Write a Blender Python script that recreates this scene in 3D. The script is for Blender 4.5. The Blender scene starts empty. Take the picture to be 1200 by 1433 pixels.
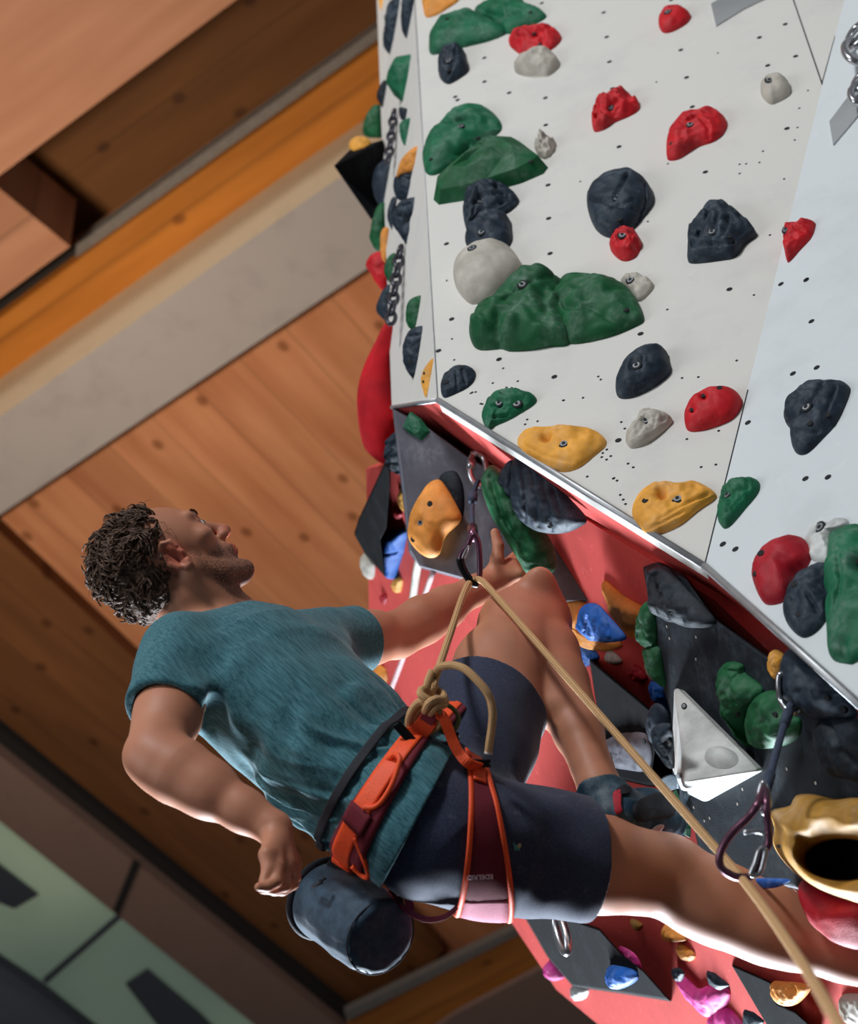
import bpy, bmesh, math, random
import numpy as np
from mathutils import Vector, Matrix, noise
from mathutils.bvhtree import BVHTree
C = bpy.context.scene.collection
FPX = 2700.0
PITCH = math.radians(50)
CAM = np.array([0.0, 0.0, 1.6])
RX = np.array([1.0, 0, 0])
UX = np.array([0, -math.sin(PITCH), math.cos(PITCH)])
FX = np.array([0, math.cos(PITCH), math.sin(PITCH)])

def P(px, py, D):
    return CAM + RX*((px-600)/FPX*D) + UX*((716.5-py)/FPX*D) + FX*D
def ray(px, py):
    return RX*((px-600)/FPX) + UX*((716.5-py)/FPX) + FX
def proj(p):
    q = np.asarray(p) - CAM
    d = q @ FX
    return 600 + FPX*(q @ RX)/d, 716.5 - FPX*(q @ UX)/d, d
def unit(v):
    v = np.asarray(v, float)
    return v/np.linalg.norm(v)
def sr(r, g, b, a=1):
    f = lambda c: (c/255/12.92 if c/255 <= .04045 else ((c/255+.055)/1.055)**2.4)
    return (f(r), f(g), f(b), a)

# ---------------------------------------------------------------- camera
cd = bpy.data.cameras.new('camera')
cam = bpy.data.objects.new('camera', cd); C.objects.link(cam)
cd.sensor_fit = 'VERTICAL'; cd.sensor_height = 36; cd.lens = FPX/1433*36
cam.location = CAM; cam.rotation_euler = (math.radians(90)+PITCH, 0, 0)
cd.dof.use_dof = True; cd.dof.focus_distance = 3.45; cd.dof.aperture_fstop = 4.6
cd.clip_start = .05
bpy.context.scene.camera = cam

# ---------------------------------------------------------------- mesh helpers
def mesh_obj(name, verts, faces, mat=None, parent=None, smooth=False, uvs=None):
    me = bpy.data.meshes.new(name)
    me.from_pydata([tuple(map(float, v)) for v in verts], [], [tuple(f) for f in faces])
    if uvs is not None:
        uv = me.uv_layers.new(name='UVMap')
        for l in me.loops: uv.data[l.index].uv = uvs[l.vertex_index]
    if smooth: me.polygons.foreach_set('use_smooth', [True]*len(me.polygons))
    me.update()
    o = bpy.data.objects.new(name, me); C.objects.link(o)
    if mat: me.materials.append(mat)
    if parent: o.parent = parent
    return o
def recenter(o, at=None):
    me = o.data
    n = len(me.vertices)
    co = np.empty(n*3); me.vertices.foreach_get('co', co); co = co.reshape(-1, 3)
    c = co.mean(0) if at is None else np.asarray(at)
    co -= c; me.vertices.foreach_set('co', co.ravel()); me.update()
    o.location = Vector(c) + o.location
    return o
def fixn(o):
    bm = bmesh.new(); bm.from_mesh(o.data)
    bmesh.ops.recalc_face_normals(bm, faces=bm.faces); bm.to_mesh(o.data); bm.free()
    return o
def tag(o, label=None, cat=None, group=None, kind=None):
    if label: o['label'] = label
    if cat: o['category'] = cat
    if group: o['group'] = group
    if kind: o['kind'] = kind
    return o
def thing(name, loc, label, cat, group=None):
    o = bpy.data.objects.new(name, None); C.objects.link(o)
    o.location = Vector(loc); o.empty_display_size = .05
    return tag(o, label, cat, group)
def part(o, parent):
    """parent keeping world placement; parents here are only ever translated"""
    recenter(o)
    o.parent = parent
    o.location = Vector(o.location) - Vector(parent.location)
    return o
def bevel(o, w=.003, seg=2):
    m = o.modifiers.new('bevel', 'BEVEL'); m.width = w; m.segments = seg; m.limit_method = 'ANGLE'; m.angle_limit = .5
    return o
def frames(pts, closed=False):
    n = len(pts); T = []
    for i in range(n):
        a = pts[(i-1) % n] if (closed or i > 0) else pts[i]
        b = pts[(i+1) % n] if (closed or i < n-1) else pts[i]
        T.append(unit(b-a))
    ref = np.array([0, 0, 1.0]) if abs(T[0][2]) < .9 else np.array([1.0, 0, 0])
    N = [unit(np.cross(T[0], ref))]
    for i in range(1, n):
        v = N[-1] - T[i]*(N[-1] @ T[i]); N.append(unit(v))
    return T, N
def catmull(pts, k=6, closed=False):
    pts = [np.asarray(p, float) for p in pts]; n = len(pts); out = []
    rng = range(n if closed else n-1)
    for i in rng:
        p0 = pts[(i-1) % n] if (closed or i > 0) else 2*pts[0]-pts[1]
        p1 = pts[i]; p2 = pts[(i+1) % n]
        p3 = pts[(i+2) % n] if (closed or i < n-2) else 2*pts[-1]-pts[-2]
        for j in range(k):
            t = j/k
            out.append(.5*((2*p1)+(-p0+p2)*t+(2*p0-5*p1+4*p2-p3)*t*t+(-p0+3*p1-3*p2+p3)*t**3))
    if not closed: out.append(pts[-1])
    return out
def tube_data(pts, r, seg=10, closed=False, flat=1.0, up=None):
    """r number or list; returns verts, faces, uvs"""
    pts = [np.asarray(p, float) for p in pts]
    n = len(pts); T, N = frames(pts, closed)
    rr = r if hasattr(r, '__len__') else [r]*n
    V = []; F = []; UV = []; L = 0
    for i in range(n):
        if i: L += np.linalg.norm(pts[i]-pts[i-1])
        nn = N[i]
        if up is not None:
            nn = unit(up - T[i]*(up @ T[i]))
        b = np.cross(T[i], nn)
        for j in range(seg):
            a = 2*math.pi*j/seg
            V.append(pts[i] + rr[i]*(math.cos(a)*nn*flat + math.sin(a)*b)); UV.append((j/seg, L))
    m = n if closed else n-1
    for i in range(m):
        for j in range(seg):
            a = i*seg+j; b_ = i*seg+(j+1) % seg; c = ((i+1) % n)*seg+(j+1) % seg; d = ((i+1) % n)*seg+j
            F.append((a, b_, c, d))
    if not closed:
        F.append(tuple(range(seg))[::-1]); F.append(tuple((n-1)*seg+j for j in range(seg)))
    return V, F, UV
def tube(name, pts, r, mat, seg=10, closed=False, flat=1.0, up=None, parent=None):
    V, F, UV = tube_data(pts, r, seg, closed, flat, up)
    o = mesh_obj(name, V, F, mat, None, True, UV); fixn(o)
    return part(o, parent) if parent else recenter(o)
def merge(lists):
    V = []; F = []
    for v, f in lists:
        k = len(V); V += list(v); F += [tuple(i+k for i in q) for q in f]
    return V, F
def box_data(c, ax, ay, az):
    c, ax, ay, az = map(np.asarray, (c, ax, ay, az))
    V = [c+i*ax+j*ay+k*az for i in (-1, 1) for j in (-1, 1) for k in (-1, 1)]
    F = [(0, 1, 3, 2), (4, 6, 7, 5), (0, 4, 5, 1), (2, 3, 7, 6), (0, 2, 6, 4), (1, 5, 7, 3)]
    return V, F
def cyl_data(c, n, r, h, seg=20, r2=None):
    n = unit(n); a = unit(np.cross(n, [.3, .5, .81])); b = np.cross(n, a); r2 = r if r2 is None else r2
    V = [c + r*(math.cos(t)*a+math.sin(t)*b) for t in np.linspace(0, 2*math.pi, seg, False)]
    V += [c + n*h + r2*(math.cos(t)*a+math.sin(t)*b) for t in np.linspace(0, 2*math.pi, seg, False)]
    F = [(i, (i+1) % seg, seg+(i+1) % seg, seg+i) for i in range(seg)]
    F += [tuple(range(seg))[::-1], tuple(range(seg, 2*seg))]
    return V, F
def prism(name, poly_front, offset, mat, parent=None):
    """polygon of world points extruded by the offset vector"""
    n = len(poly_front); off = np.asarray(offset)
    V = list(poly_front) + [p+off for p in poly_front]
    F = [tuple(range(n)), tuple(range(n, 2*n))[::-1]] + [(i, n+i, n+(i+1) % n, (i+1) % n) for i in range(n)]
    o = mesh_obj(name, V, F, mat); fixn(o)
    return part(o, parent) if parent else recenter(o)

class Plane:
    def __init__(s, p0, n):
        s.p0 = np.asarray(p0, float); s.n = unit(n)
        if s.n @ (CAM-s.p0) < 0: s.n = -s.n
        s.u = unit(RX - s.n*(RX @ s.n)); s.v = np.cross(s.n, s.u)
    @classmethod
    def three(cls, a, b, c):
        a, b, c = P(*a), P(*b), P(*c)
        return cls(a, np.cross(b-a, c-a))
    def hit(s, px, py, h=0.0):
        r = ray(px, py)
        t = (s.n @ (s.p0 + s.n*h - CAM))/(s.n @ r)
        return CAM + r*t
    def shift(s, h):
        return Plane(s.p0+s.n*h, s.n)
    def cast(s, p, h=0.0):
        """slide world point p along its view ray onto the plane"""
        r = np.asarray(p)-CAM
        t = (s.n @ (s.p0 + s.n*h - CAM))/(s.n @ r)
        return CAM + r*t

CROP = {0: (0, 0, 1, 1), 1: (450, 0, .29167, .29167), 2: (450, 330, .29167, .29157), 3: (780, 0, .35, .35), 4: (780, 380, .35, .35),
        5: (500, 600, 1/3, 1/3), 6: (820, 720, .31667, .31667), 7: (820, 1000, .31667, .31675), 8: (700, 1200, .41667, .41667),
        9: (440, 560, .2093, .2093), 10: (760, 820, .2024, .2024)}
def pts2(s, crop=0):
    ox, oy, sx, sy = CROP[crop]
    return [(ox+float(a.split(',')[0])*sx, oy+float(a.split(',')[1])*sy) for a in s.split()]

# ---------------------------------------------------------------- materials
def nmat(name, rough=.6, spec=.5, metal=0):
    m = bpy.data.materials.new(name); m.use_nodes = True
    nt = m.node_tree; b = nt.nodes['Principled BSDF']
    b.inputs['Roughness'].default_value = rough; b.inputs['Metallic'].default_value = metal
    b.inputs['Specular IOR Level'].default_value = spec
    return m, nt, b
def nd(nt, t, **kw):
    n = nt.nodes.new(t)
    for k, v in kw.items():
        if k in n.inputs.keys() if isinstance(k, str) else False: n.inputs[k].default_value = v
        else: setattr(n, k, v)
    return n
def noise_tex(nt, scale, detail=4, coord='Object', rough=.5, scl=None, obj=None, dist=0):
    tc = nt.nodes.new('ShaderNodeTexCoord')
    src = tc.outputs[coord]
    if scl is not None:
        mp = nt.nodes.new('ShaderNodeMapping'); mp.inputs['Scale'].default_value = scl
        nt.links.new(src, mp.inputs[0]); src = mp.outputs[0]
    n = nt.nodes.new('ShaderNodeTexNoise'); n.inputs['Scale'].default_value = scale
    n.inputs['Detail'].default_value = detail; n.inputs['Roughness'].default_value = rough; n.inputs['Distortion'].default_value = dist
    nt.links.new(src, n.inputs['Vector'])
    return n
def ramp(nt, src, stops):
    r = nt.nodes.new('ShaderNodeValToRGB'); e = r.color_ramp.elements
    while len(e) < len(stops): e.new(.5)
    for el, (p, c) in zip(e, stops): el.position = p; el.color = c if len(c) == 4 else (*c, 1)
    nt.links.new(src, r.inputs[0]); return r
def mixc(nt, fac, a, b, mode='MIX'):
    m = nt.nodes.new('ShaderNodeMix'); m.data_type = 'RGBA'; m.blend_type = mode
    for v, s in ((fac, m.inputs[0]), (a, m.inputs[6]), (b, m.inputs[7])):
        if isinstance(v, bpy.types.NodeSocket): nt.links.new(v, s)
        elif isinstance(v, (int, float)): s.default_value = v
        else: s.default_value = v
    return m.outputs[2]
def bump(nt, b, src, strength=.3, dist=.002):
    bp = nt.nodes.new('ShaderNodeBump'); bp.inputs['Strength'].default_value = strength; bp.inputs['Distance'].default_value = dist
    nt.links.new(src, bp.inputs['Height']); nt.links.new(bp.outputs[0], b.inputs['Normal'])
def plain(name, col, rough=.6, metal=0, var=.12, scale=30, bmp=0, spec=.5):
    m, nt, b = nmat(name, rough, spec, metal)
    n = noise_tex(nt, scale, 3)
    dk = tuple(c*(1-var) for c in col[:3])+(1,); lt = tuple(min(1, c*(1+var)) for c in col[:3])+(1,)
    r = ramp(nt, n.outputs[0], [(.3, dk), (.7, lt)])
    nt.links.new(r.outputs[0], b.inputs['Base Color'])
    if bmp: bump(nt, b, n.outputs[0], bmp, .001)
    return m
def hold_mat(name, col, chalk=.35, ccol=(.62, .66, .68, 1), rough=.62, spec=.35):
    m, nt, b = nmat(name, rough, spec)
    n1 = noise_tex(nt, 14, 4, rough=.6); n2 = noise_tex(nt, 90, 3); n3 = noise_tex(nt, 420, 2)
    dk = tuple(c*.72 for c in col[:3])+(1,); lt = tuple(min(1, c*1.25) for c in col[:3])+(1,)
    base = ramp(nt, n1.outputs[0], [(.3, dk), (.7, lt)])
    ck = ramp(nt, n1.outputs[1], [(.48, (0, 0, 0, 1)), (.78, (chalk,)*3+(1,))])
    mu = nt.nodes.new('ShaderNodeMath'); mu.operation = 'MULTIPLY'
    c2 = ramp(nt, n2.outputs[0], [(.35, (.15,)*3+(1,)), (.7, (1, 1, 1, 1))])
    nt.links.new(ck.outputs[0], mu.inputs[0]); nt.links.new(c2.outputs[0], mu.inputs[1])
    nt.links.new(mixc(nt, mu.outputs[0], base.outputs[0], ccol), b.inputs['Base Color'])
    bump(nt, b, n3.outputs[0], .5, .0012)
    return m
M = {}
M['green'] = hold_mat('green_resin', sr(4, 84, 44), .3)
M['teal'] = hold_mat('sea_green_resin', sr(6, 98, 64), .36)
M['dark'] = hold_mat('charcoal_resin', sr(26, 40, 54), .36, (.35, .45, .52, 1))
M['red'] = hold_mat('red_resin', sr(196, 18, 30), .25, (.75, .45, .45, 1))
M['crimson'] = hold_mat('crimson_resin', sr(170, 10, 32), .15, (.75, .45, .45, 1))
M['yellow'] = hold_mat('yellow_resin', sr(236, 164, 62), .75, (.55, .52, .44, 1))
M['ochre'] = hold_mat('ochre_resin', sr(176, 128, 48), .7, (.42, .40, .36, 1))
M['orange'] = hold_mat('orange_resin', sr(228, 148, 62), .4, (.75, .6, .4, 1))
M['beige'] = hold_mat('light_grey_resin', sr(186, 180, 168), .3, (.7, .7, .7, 1))
M['white'] = hold_mat('white_resin', sr(205, 208, 205), .3, (.8, .8, .8, 1))
M['blue'] = hold_mat('blue_resin', sr(8, 84, 168), .5, (.45, .6, .8, 1))
M['magenta'] = hold_mat('magenta_resin', sr(215, 60, 150), .5, (.9, .7, .85, 1))
M['pink'] = hold_mat('pink_resin', sr(222, 90, 120), .4, (.9, .7, .8, 1))
M['bigred'] = hold_mat('matte_red_shell', sr(190, 12, 28), .05, (.75, .3, .3, 1), .8)
M['black'] = hold_mat('black_volume_paint', sr(10, 22, 32), .3, (.25, .32, .38, 1), .7)
M['black2'] = hold_mat('black_painted_plywood', sr(12, 13, 16), .12, (.15, .17, .19, 1), .85, .1)
M['grey'] = hold_mat('grey_volume_paint', sr(86, 86, 96), .35, (.45, .46, .5, 1), .7)
M['hole'] = plain('dark_hole', (.01, .012, .014, 1), .9)
M['bolt'] = plain('zinc_bolt', (.20, .21, .22, 1), .6, .5)
M['steel'] = plain('steel', (.55, .56, .58, 1), .28, 1)
M['edge'] = plain('aluminium_edge', (.42, .43, .44, 1), .5, .8)
M['dsteel'] = plain('dark_anodised_metal', (.06, .06, .075, 1), .3, .7)
M['psteel'] = plain('purple_anodised_metal', (.16, .07, .11, 1), .3, .8)
M['sling'] = plain('blue_grey_sling_webbing', sr(52, 62, 82), .8, 0, .35, 400, .5)
M['tape'] = plain('brushed_plate', (.42, .44, .45, 1), .45, .6, .1, 8)

def wall_mat(name, col, dirt=.25, dcol=(.35, .36, .37, 1), chalk=0, scale=5):
    m, nt, b = nmat(name, .75, .25)
    n1 = noise_tex(nt, scale, 6, rough=.65); n2 = noise_tex(nt, 60, 4); n3 = noise_tex(nt, 700, 2)
    d = ramp(nt, n1.outputs[0], [(.52, (0, 0, 0, 1)), (.8, (dirt,)*3+(1,))])
    c1 = mixc(nt, d.outputs[0], col, dcol)
    s = ramp(nt, n2.outputs[0], [(.62, (0, 0, 0, 1)), (.8, (.25+chalk,)*3+(1,))])
    c2 = mixc(nt, s.outputs[0], c1, tuple(min(1, c*1.25+.12*chalk) for c in col[:3])+(1,))
    nt.links.new(c2, b.inputs['Base Color']); bump(nt, b, n3.outputs[0], .25, .0006)
    return m
M['wall'] = wall_mat('textured_white_panel', sr(214, 212, 206))
M['wall2'] = wall_mat('textured_pale_panel', sr(208, 214, 216))
M['redwall'] = wall_mat('coral_red_panel', sr(208, 78, 72), .4, sr(160, 50, 52), .6, 7)
# ================================================================ planes of the climbing wall
PW = Plane(P(612, 560, 3.85), (-.33, -.94, .05))
def dW(px, py): return proj(PW.hit(px, py))[2]
PL = Plane.three((612, 560, 3.85), (580, 0, dW(580, 0)), (548, 570, 4.55))
PWR = Plane.three((1150, 120, dW(1150, 120)), (985, 792, dW(985, 792)), (1200, 700, dW(1200, 700)*.965))
PR = Plane.three((612, 560, 3.85), (985, 792, dW(985, 792)), (548, 570, 4.55))
PB = Plane.three((560, 700, 1/.21), (850, 1400, 1/.21), (1200, 1250, 1/.31))
PV1 = Plane.three((600, 650, 4.12), (760, 800, 3.92), (600, 790, 4.1))
PV2 = Plane.three((925, 800, 3.36), (985, 1215, 3.42), (1200, 1150, 2.88))
def struct(o, label=None):
    o['kind'] = 'structure'
    if label: o['label'] = label
    return o
def panel(name, plane, poly, thick, mat, label):
    o = prism(name, [plane.hit(*p) for p in poly], -plane.n*thick, mat)
    return struct(o, label)
panel('wall_front', PW, [(612, 560), (580, 0), (566, -260), (1240, -260), (1181, 0), (1150, 120), (985, 792)], .03, M['wall'], 'white textured climbing wall face with bolt holes')
edgeR = PWR.hit(1235, 1016)
panel('wall_right', PWR, [(985, 792), (1150, 120), (1181, 0), (1240, -260), (1500, -260), (1500, 1256), (1235, 1016)], .03, M['wall2'], 'paler white climbing wall panel on the right')
panel('wall_left', PL, [(612, 560), (548, 570), (527, 0), (517, -260), (566, -260), (580, 0)], .03, M['wall'], 'narrow white side face of the climbing wall')
panel('wall_underside', PR, [(548, 571), (612, 562), (985, 794), (1235, 1018), (1290, 1120), (1200, 1085), (1000, 905), (760, 745), (640, 660), (552, 610)], .02, M['redwall'], 'red underside of the overhanging white prow')
panel('wall_lower', PB, [(512, 655), (516, 850), (530, 1010), (640, 1180), (700, 1268), (778, 1385), (880, 1470), (1000, 1560), (1500, 1560), (1500, 1200), (1200, 1030), (1000, 840), (760, 690), (600, 640), (556, 650)], .05, M['redwall'], 'coral red overhanging climbing wall behind the climber')
# aluminium edge trims
def trim(name, pts, w, label):
    o = tube(name, pts, w, M['edge'], seg=8); return struct(o, label)
E1 = [PW.hit(612, 560), PW.hit(985, 792)]
trim('trim_1', [E1[0], E1[1]], .0065, 'metal edge strip along the bottom of the white wall')
trim('trim_2', [PWR.hit(985, 792), PWR.hit(1235, 1016)], .0065, 'metal edge strip along the bottom of the right panel')
trim('trim_3', [PL.hit(612, 560), PL.hit(548, 570)], .005, 'short metal edge strip below the side face')
trim('trim_4', [PW.hit(612, 560), PW.hit(580, 0), PW.hit(566, -260)], .0016, 'vertical corner strip of the white wall')
# panel seams (narrow dark gaps between plywood sheets)
def seam(name, plane, a, b, w=.0012):
    pa, pb = plane.hit(*a, .0006), plane.hit(*b, .0006)
    t = unit(pb-pa); s = np.cross(t, plane.n)*w
    o = mesh_obj(name, [pa-s, pa+s, pb+s, pb-s], [(0, 1, 2, 3)], M['hole']); recenter(o); return struct(o, 'thin joint between wall sheets')
seam('trim_5', PWR, (986, 788), (1046, 545)); seam('trim_6', PW, (1150, 118), (1108, -5), .0015); seam('trim_7', PW, (1149, 118), (1168, 50), .001)
# bolt holes of the wall: one mesh per panel
def dots(name, plane, lst, r, label):
    L = []
    for (x, y) in lst:
        V, F = cyl_data(plane.hit(x, y, .0002), plane.n, r, .0005, 12); L.append((V, F))
    V, F = merge(L); o = mesh_obj(name, V, F, M['hole']); fixn(o); recenter(o); struct(o, label)
tn = pts2('184,50 196,148 207,247 492,200 515,310 538,427 590,688 806,150 839,262 916,514 909,97 951,225 218,354 245,587 454,0', 3)
tn += pts2('686,71 331,249 242,675', 4) + pts2('1055,15 1060,120 780,278 640,465 780,392 1072,470 1074,600 1085,888 1088,1048 598,1170', 1)
tn += pts2('1095,85 850,593 1115,677 623,400 560,552', 2) + [(712, 130), (640, 140)]
dots('trim_8', PW, tn, .0062, 'round bolt holes in the white wall')
sc = pts2('820,605 727,657 753,655 806,650 727,694 905,716 947,560 958,510 965,433 848,940 360,886 90,726 395,328 440,655 640,212 1000,362', 3)
sc += pts2('162,420 172,432 497,426 562,422 254,602 268,628 196,712 176,742 195,752 212,738 180,726 281,768 302,783 225,826 237,836 250,893 262,912 271,930 118,820 516,670 573,782 632,772 784,94 715,356 643,637 825,318 438,152 101,505 22,515 222,828', 4)
sc += pts2('820,707 885,728 940,698 910,730 870,636 762,806 770,808 738,750 722,752 715,756 985,882 975,905 1035,890 1160,790 625,495 600,215 635,596', 2)
dots('trim_9', PW, sc, .0026, 'small screw holes in the white wall')
dots('trim_10', PWR, pts2('993,1118', 3)+pts2('993,34 1014,199 1035,384 1080,822 990,828 710,1110 660,1090 940,408 892,50 760,604', 4)+pts2('1022,50', 3), .006, 'round bolt holes in the right panel')
# red wall plate lines
def plate(name, plane, poly, thick, mat, label, cat='metal plate'):
    o = prism(name, [plane.hit(*p, thick) for p in poly], -plane.n*thick, mat); tag(o, label, cat); return o
plate('metal_plate', PW, pts2('612,15 632,102 740,35 790,10 900,-40 700,-40', 3), .004, M['tape'], 'grey metal plate screwed to the white wall at its top edge')
plate('metal_plate', PWR, pts2('1085,485 1190,345 1300,200 1300,330 1200,460 1100,578', 3), .004, M['tape'], 'grey metal plate on the pale right panel under the carabiner')

# ================================================================ ceiling of the hall
v1 = unit(RX*-2.593 + UX*-1.587 + FX); v2 = unit(RX*1.074 + UX*-1.142 + FX)
PC = Plane(P(600, 716, 11.5), np.cross(v1, v2))
def wood(name, c1, c2, knots=True, ang=0, plank=.32):
    """planks run along v2; ang=1 runs them along v1"""
    m, nt, b = nmat(name, .6, .25)
    tc = nt.nodes.new('ShaderNodeTexCoord'); L = nt.links
    ax = (v2, v1) if ang == 0 else (v1, v2)
    sep = []
    for k, vec in enumerate((ax[0], unit(np.cross(PC.n, ax[0])))):
        d = nt.nodes.new('ShaderNodeVectorMath'); d.operation = 'DOT_PRODUCT'
        d.inputs[1].default_value = tuple(vec); L.new(tc.outputs['Object'], d.inputs[0]); sep.append(d.outputs['Value'])
    cx = nt.nodes.new('ShaderNodeCombineXYZ')
    m1 = nt.nodes.new('ShaderNodeMath'); m1.operation = 'MULTIPLY'; m1.inputs[1].default_value = .12
    L.new(sep[0], m1.inputs[0]); L.new(m1.outputs[0], cx.inputs[0]); L.new(sep[1], cx.inputs[1])
    n = nt.nodes.new('ShaderNodeTexNoise'); n.inputs['Scale'].default_value = 7; n.inputs['Detail'].default_value = 6; L.new(cx.outputs[0], n.inputs['Vector'])
    r = ramp(nt, n.outputs[0], [(.3, c1), (.7, c2)])
    # plank joints and per-plank tone
    dv = nt.nodes.new('ShaderNodeMath'); dv.operation = 'DIVIDE'; dv.inputs[1].default_value = plank; L.new(sep[1], dv.inputs[0])
    fl = nt.nodes.new('ShaderNodeMath'); fl.operation = 'FLOOR'; L.new(dv.outputs[0], fl.inputs[0])
    wn = nt.nodes.new('ShaderNodeTexWhiteNoise'); wn.noise_dimensions = '1D'; L.new(fl.outputs[0], wn.inputs['W'])
    fr = nt.nodes.new('ShaderNodeMath'); fr.operation = 'FRACT'; L.new(dv.outputs[0], fr.inputs[0])
    tone = ramp(nt, wn.outputs[0], [(0, (.86,)*3+(1,)), (1, (1.06,)*3+(1,))])
    c = mixc(nt, 1.0, r.outputs[0], tone.outputs[0], 'MULTIPLY')
    jt = ramp(nt, fr.outputs[0], [(0, (.6,)*3+(1,)), (.05, (1, 1, 1, 1))])
    c = mixc(nt, 1.0, c, jt.outputs[0], 'MULTIPLY')
    if knots:
        mp = nt.nodes.new('ShaderNodeCombineXYZ')
        m2 = nt.nodes.new('ShaderNodeMath'); m2.operation = 'MULTIPLY'; m2.inputs[1].default_value = .7
        L.new(sep[0], m2.inputs[0]); L.new(m2.outputs[0], mp.inputs[0]); L.new(sep[1], mp.inputs[1])
        vo = nt.nodes.new('ShaderNodeTexVoronoi'); vo.voronoi_dimensions = '2D'; vo.inputs['Scale'].default_value = 2.3; vo.inputs['Randomness'].default_value = 1
        L.new(mp.outputs[0], vo.inputs['Vector'])
        kn = ramp(nt, vo.outputs['Distance'], [(.04, (.42, .34, .28, 1)), (.085, (1, 1, 1, 1))])
        c = mixc(nt, .8, c, kn.outputs[0], 'MULTIPLY')
    L.new(c, b.inputs['Base Color'])
    return m
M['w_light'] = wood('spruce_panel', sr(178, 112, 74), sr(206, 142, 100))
M['w_shaded'] = wood('spruce_panel_shaded', sr(104, 64, 34), sr(128, 80, 44))  # spruce darkened: the lower left shade is put into the colour
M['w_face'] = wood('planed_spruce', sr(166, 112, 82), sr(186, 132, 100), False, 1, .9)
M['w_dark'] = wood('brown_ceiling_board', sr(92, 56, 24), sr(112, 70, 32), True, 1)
M['w_orange'] = wood('orange_glulam', sr(160, 94, 28), sr(188, 116, 42), True, 1, .9)
M['conc'] = wall_mat('cast_concrete', sr(158, 148, 142), .35, sr(110, 100, 98))
M['conc_lit_side'] = wall_mat('concrete_warm_lit', sr(188, 166, 136), .3, sr(150, 128, 104))  # same concrete, warm light on the beam side painted into the colour
M['fascia'] = wall_mat('brown_grey_fascia', sr(134, 106, 92), .3, sr(104, 82, 72))
M['rail'] = plain('grey_rail', sr(120, 112, 104), .5, .3)
M['gap'] = plain('dark_gap_and_shadow', sr(28, 22, 18), .9)
def slab(name, poly, h, up, mat, label):
    """ceiling member: underside polygon h below the ceiling plane, extruded up"""
    o = prism(name, [PC.hit(*p, h) for p in poly], -PC.n*up, mat)
    return struct(o, label)
# main boarded ceiling
slab('ceiling', [(-500, 1060), (640, 300), (1400, 1300), (900, 2050), (-500, 1200)], 0, .1, M['w_light'], 'boarded spruce ceiling')
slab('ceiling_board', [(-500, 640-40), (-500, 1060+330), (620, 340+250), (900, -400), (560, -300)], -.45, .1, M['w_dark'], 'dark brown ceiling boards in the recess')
slab('ceiling_beam', [(-500, 616), (330, 0), (700, -275), (700, -900), (-500, -300)], .35, .4, M['w_face'], 'broad planed timber beam')
slab('ceiling_brace', [(-500, 560), (-40, 232), (98, 345), (-4, 420), (-500, 780)], .1, .5, M['w_face'], 'short timber block beside the recess')
slab('ceiling_rail', [(106, 343), (700, -86), (700, -68), (106, 361)], -.15, .08, M['rail'], 'thin grey rail under the boards')
slab('ceiling_rail_shadow', [(-500, 785), (102, 350), (700, -70), (700, -60), (106, 364), (-500, 800)], -.2, .06, M['gap'], 'black strip painted as the shadow beside the rail')  # dark strip laid in for the shadow line along the rail
slab('ceiling_girder', [(-500, 800), (0, 445), (106, 366), (700, -58), (700, 40), (-500, 890)], -.12, .3, M['w_orange'], 'orange glued timber girder')
slab('ceiling_concrete_beam', [(-500, 1055), (0, 720), (515, 375), (900, 117), (900, -40), (427, 281), (0, 583), (-500, 936)], .3, .62, M['conc'], 'grey concrete beam')
cb = bpy.data.objects['ceiling_concrete_beam']; cb.data.materials.append(M['conc_lit_side'])
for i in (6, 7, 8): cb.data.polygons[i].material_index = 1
# lower left boards with shade painted in, and the dark gap beside the upper windows
slab('ceiling_lower_board', [(-500, 300), (0, 745), (205, 938), (560, 1262), (620, 1330), (520, 1460), (480, 1425), (0, 1038), (-500, 640)], .12, .15, M['w_shaded'], 'lower left ceiling boards with shade painted into their brown')
slab('ceiling_gap', [(-500, 600), (0, 1020), (480, 1408), (700, 1600), (650, 1700), (480, 1470), (0, 1072), (-500, 680)], .2, .1, M['gap'], 'dark gap along the ceiling edge')
slab('ceiling_fascia', [(-500, 655), (0, 1058), (200, 1216), (470, 1433), (600, 1540), (500, 1620), (363, 1440), (0, 1150), (-500, 745)], .3, .2, M['fascia'], 'brown grey fascia above the upper windows')
slab('ceiling_cross_rail', [(482, 1418), (770, 1275), (774, 1284), (486, 1429)], .35, .06, M['rail'], 'grey rail crossing the ceiling at the bottom')
slab('ceiling_lower_girder', [(486, 1433), (560, 1395), (680, 1333), (790, 1276), (820, 1335), (640, 1433), (560, 1500)], .32, .1, M['w_orange'], 'orange timber girder at the bottom')
slab('ceiling_soffit', [(520, 1500), (640, 1418), (820, 1322), (1000, 1560), (700, 1700)], .36, .1, M['fascia'], 'brown grey soffit under the girder')
slab('ceiling_fascia_joint', [(186, 1205), (196, 1211), (166, 1282), (158, 1275)], .31, .02, M['gap'], 'dark joint in the fascia')
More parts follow.
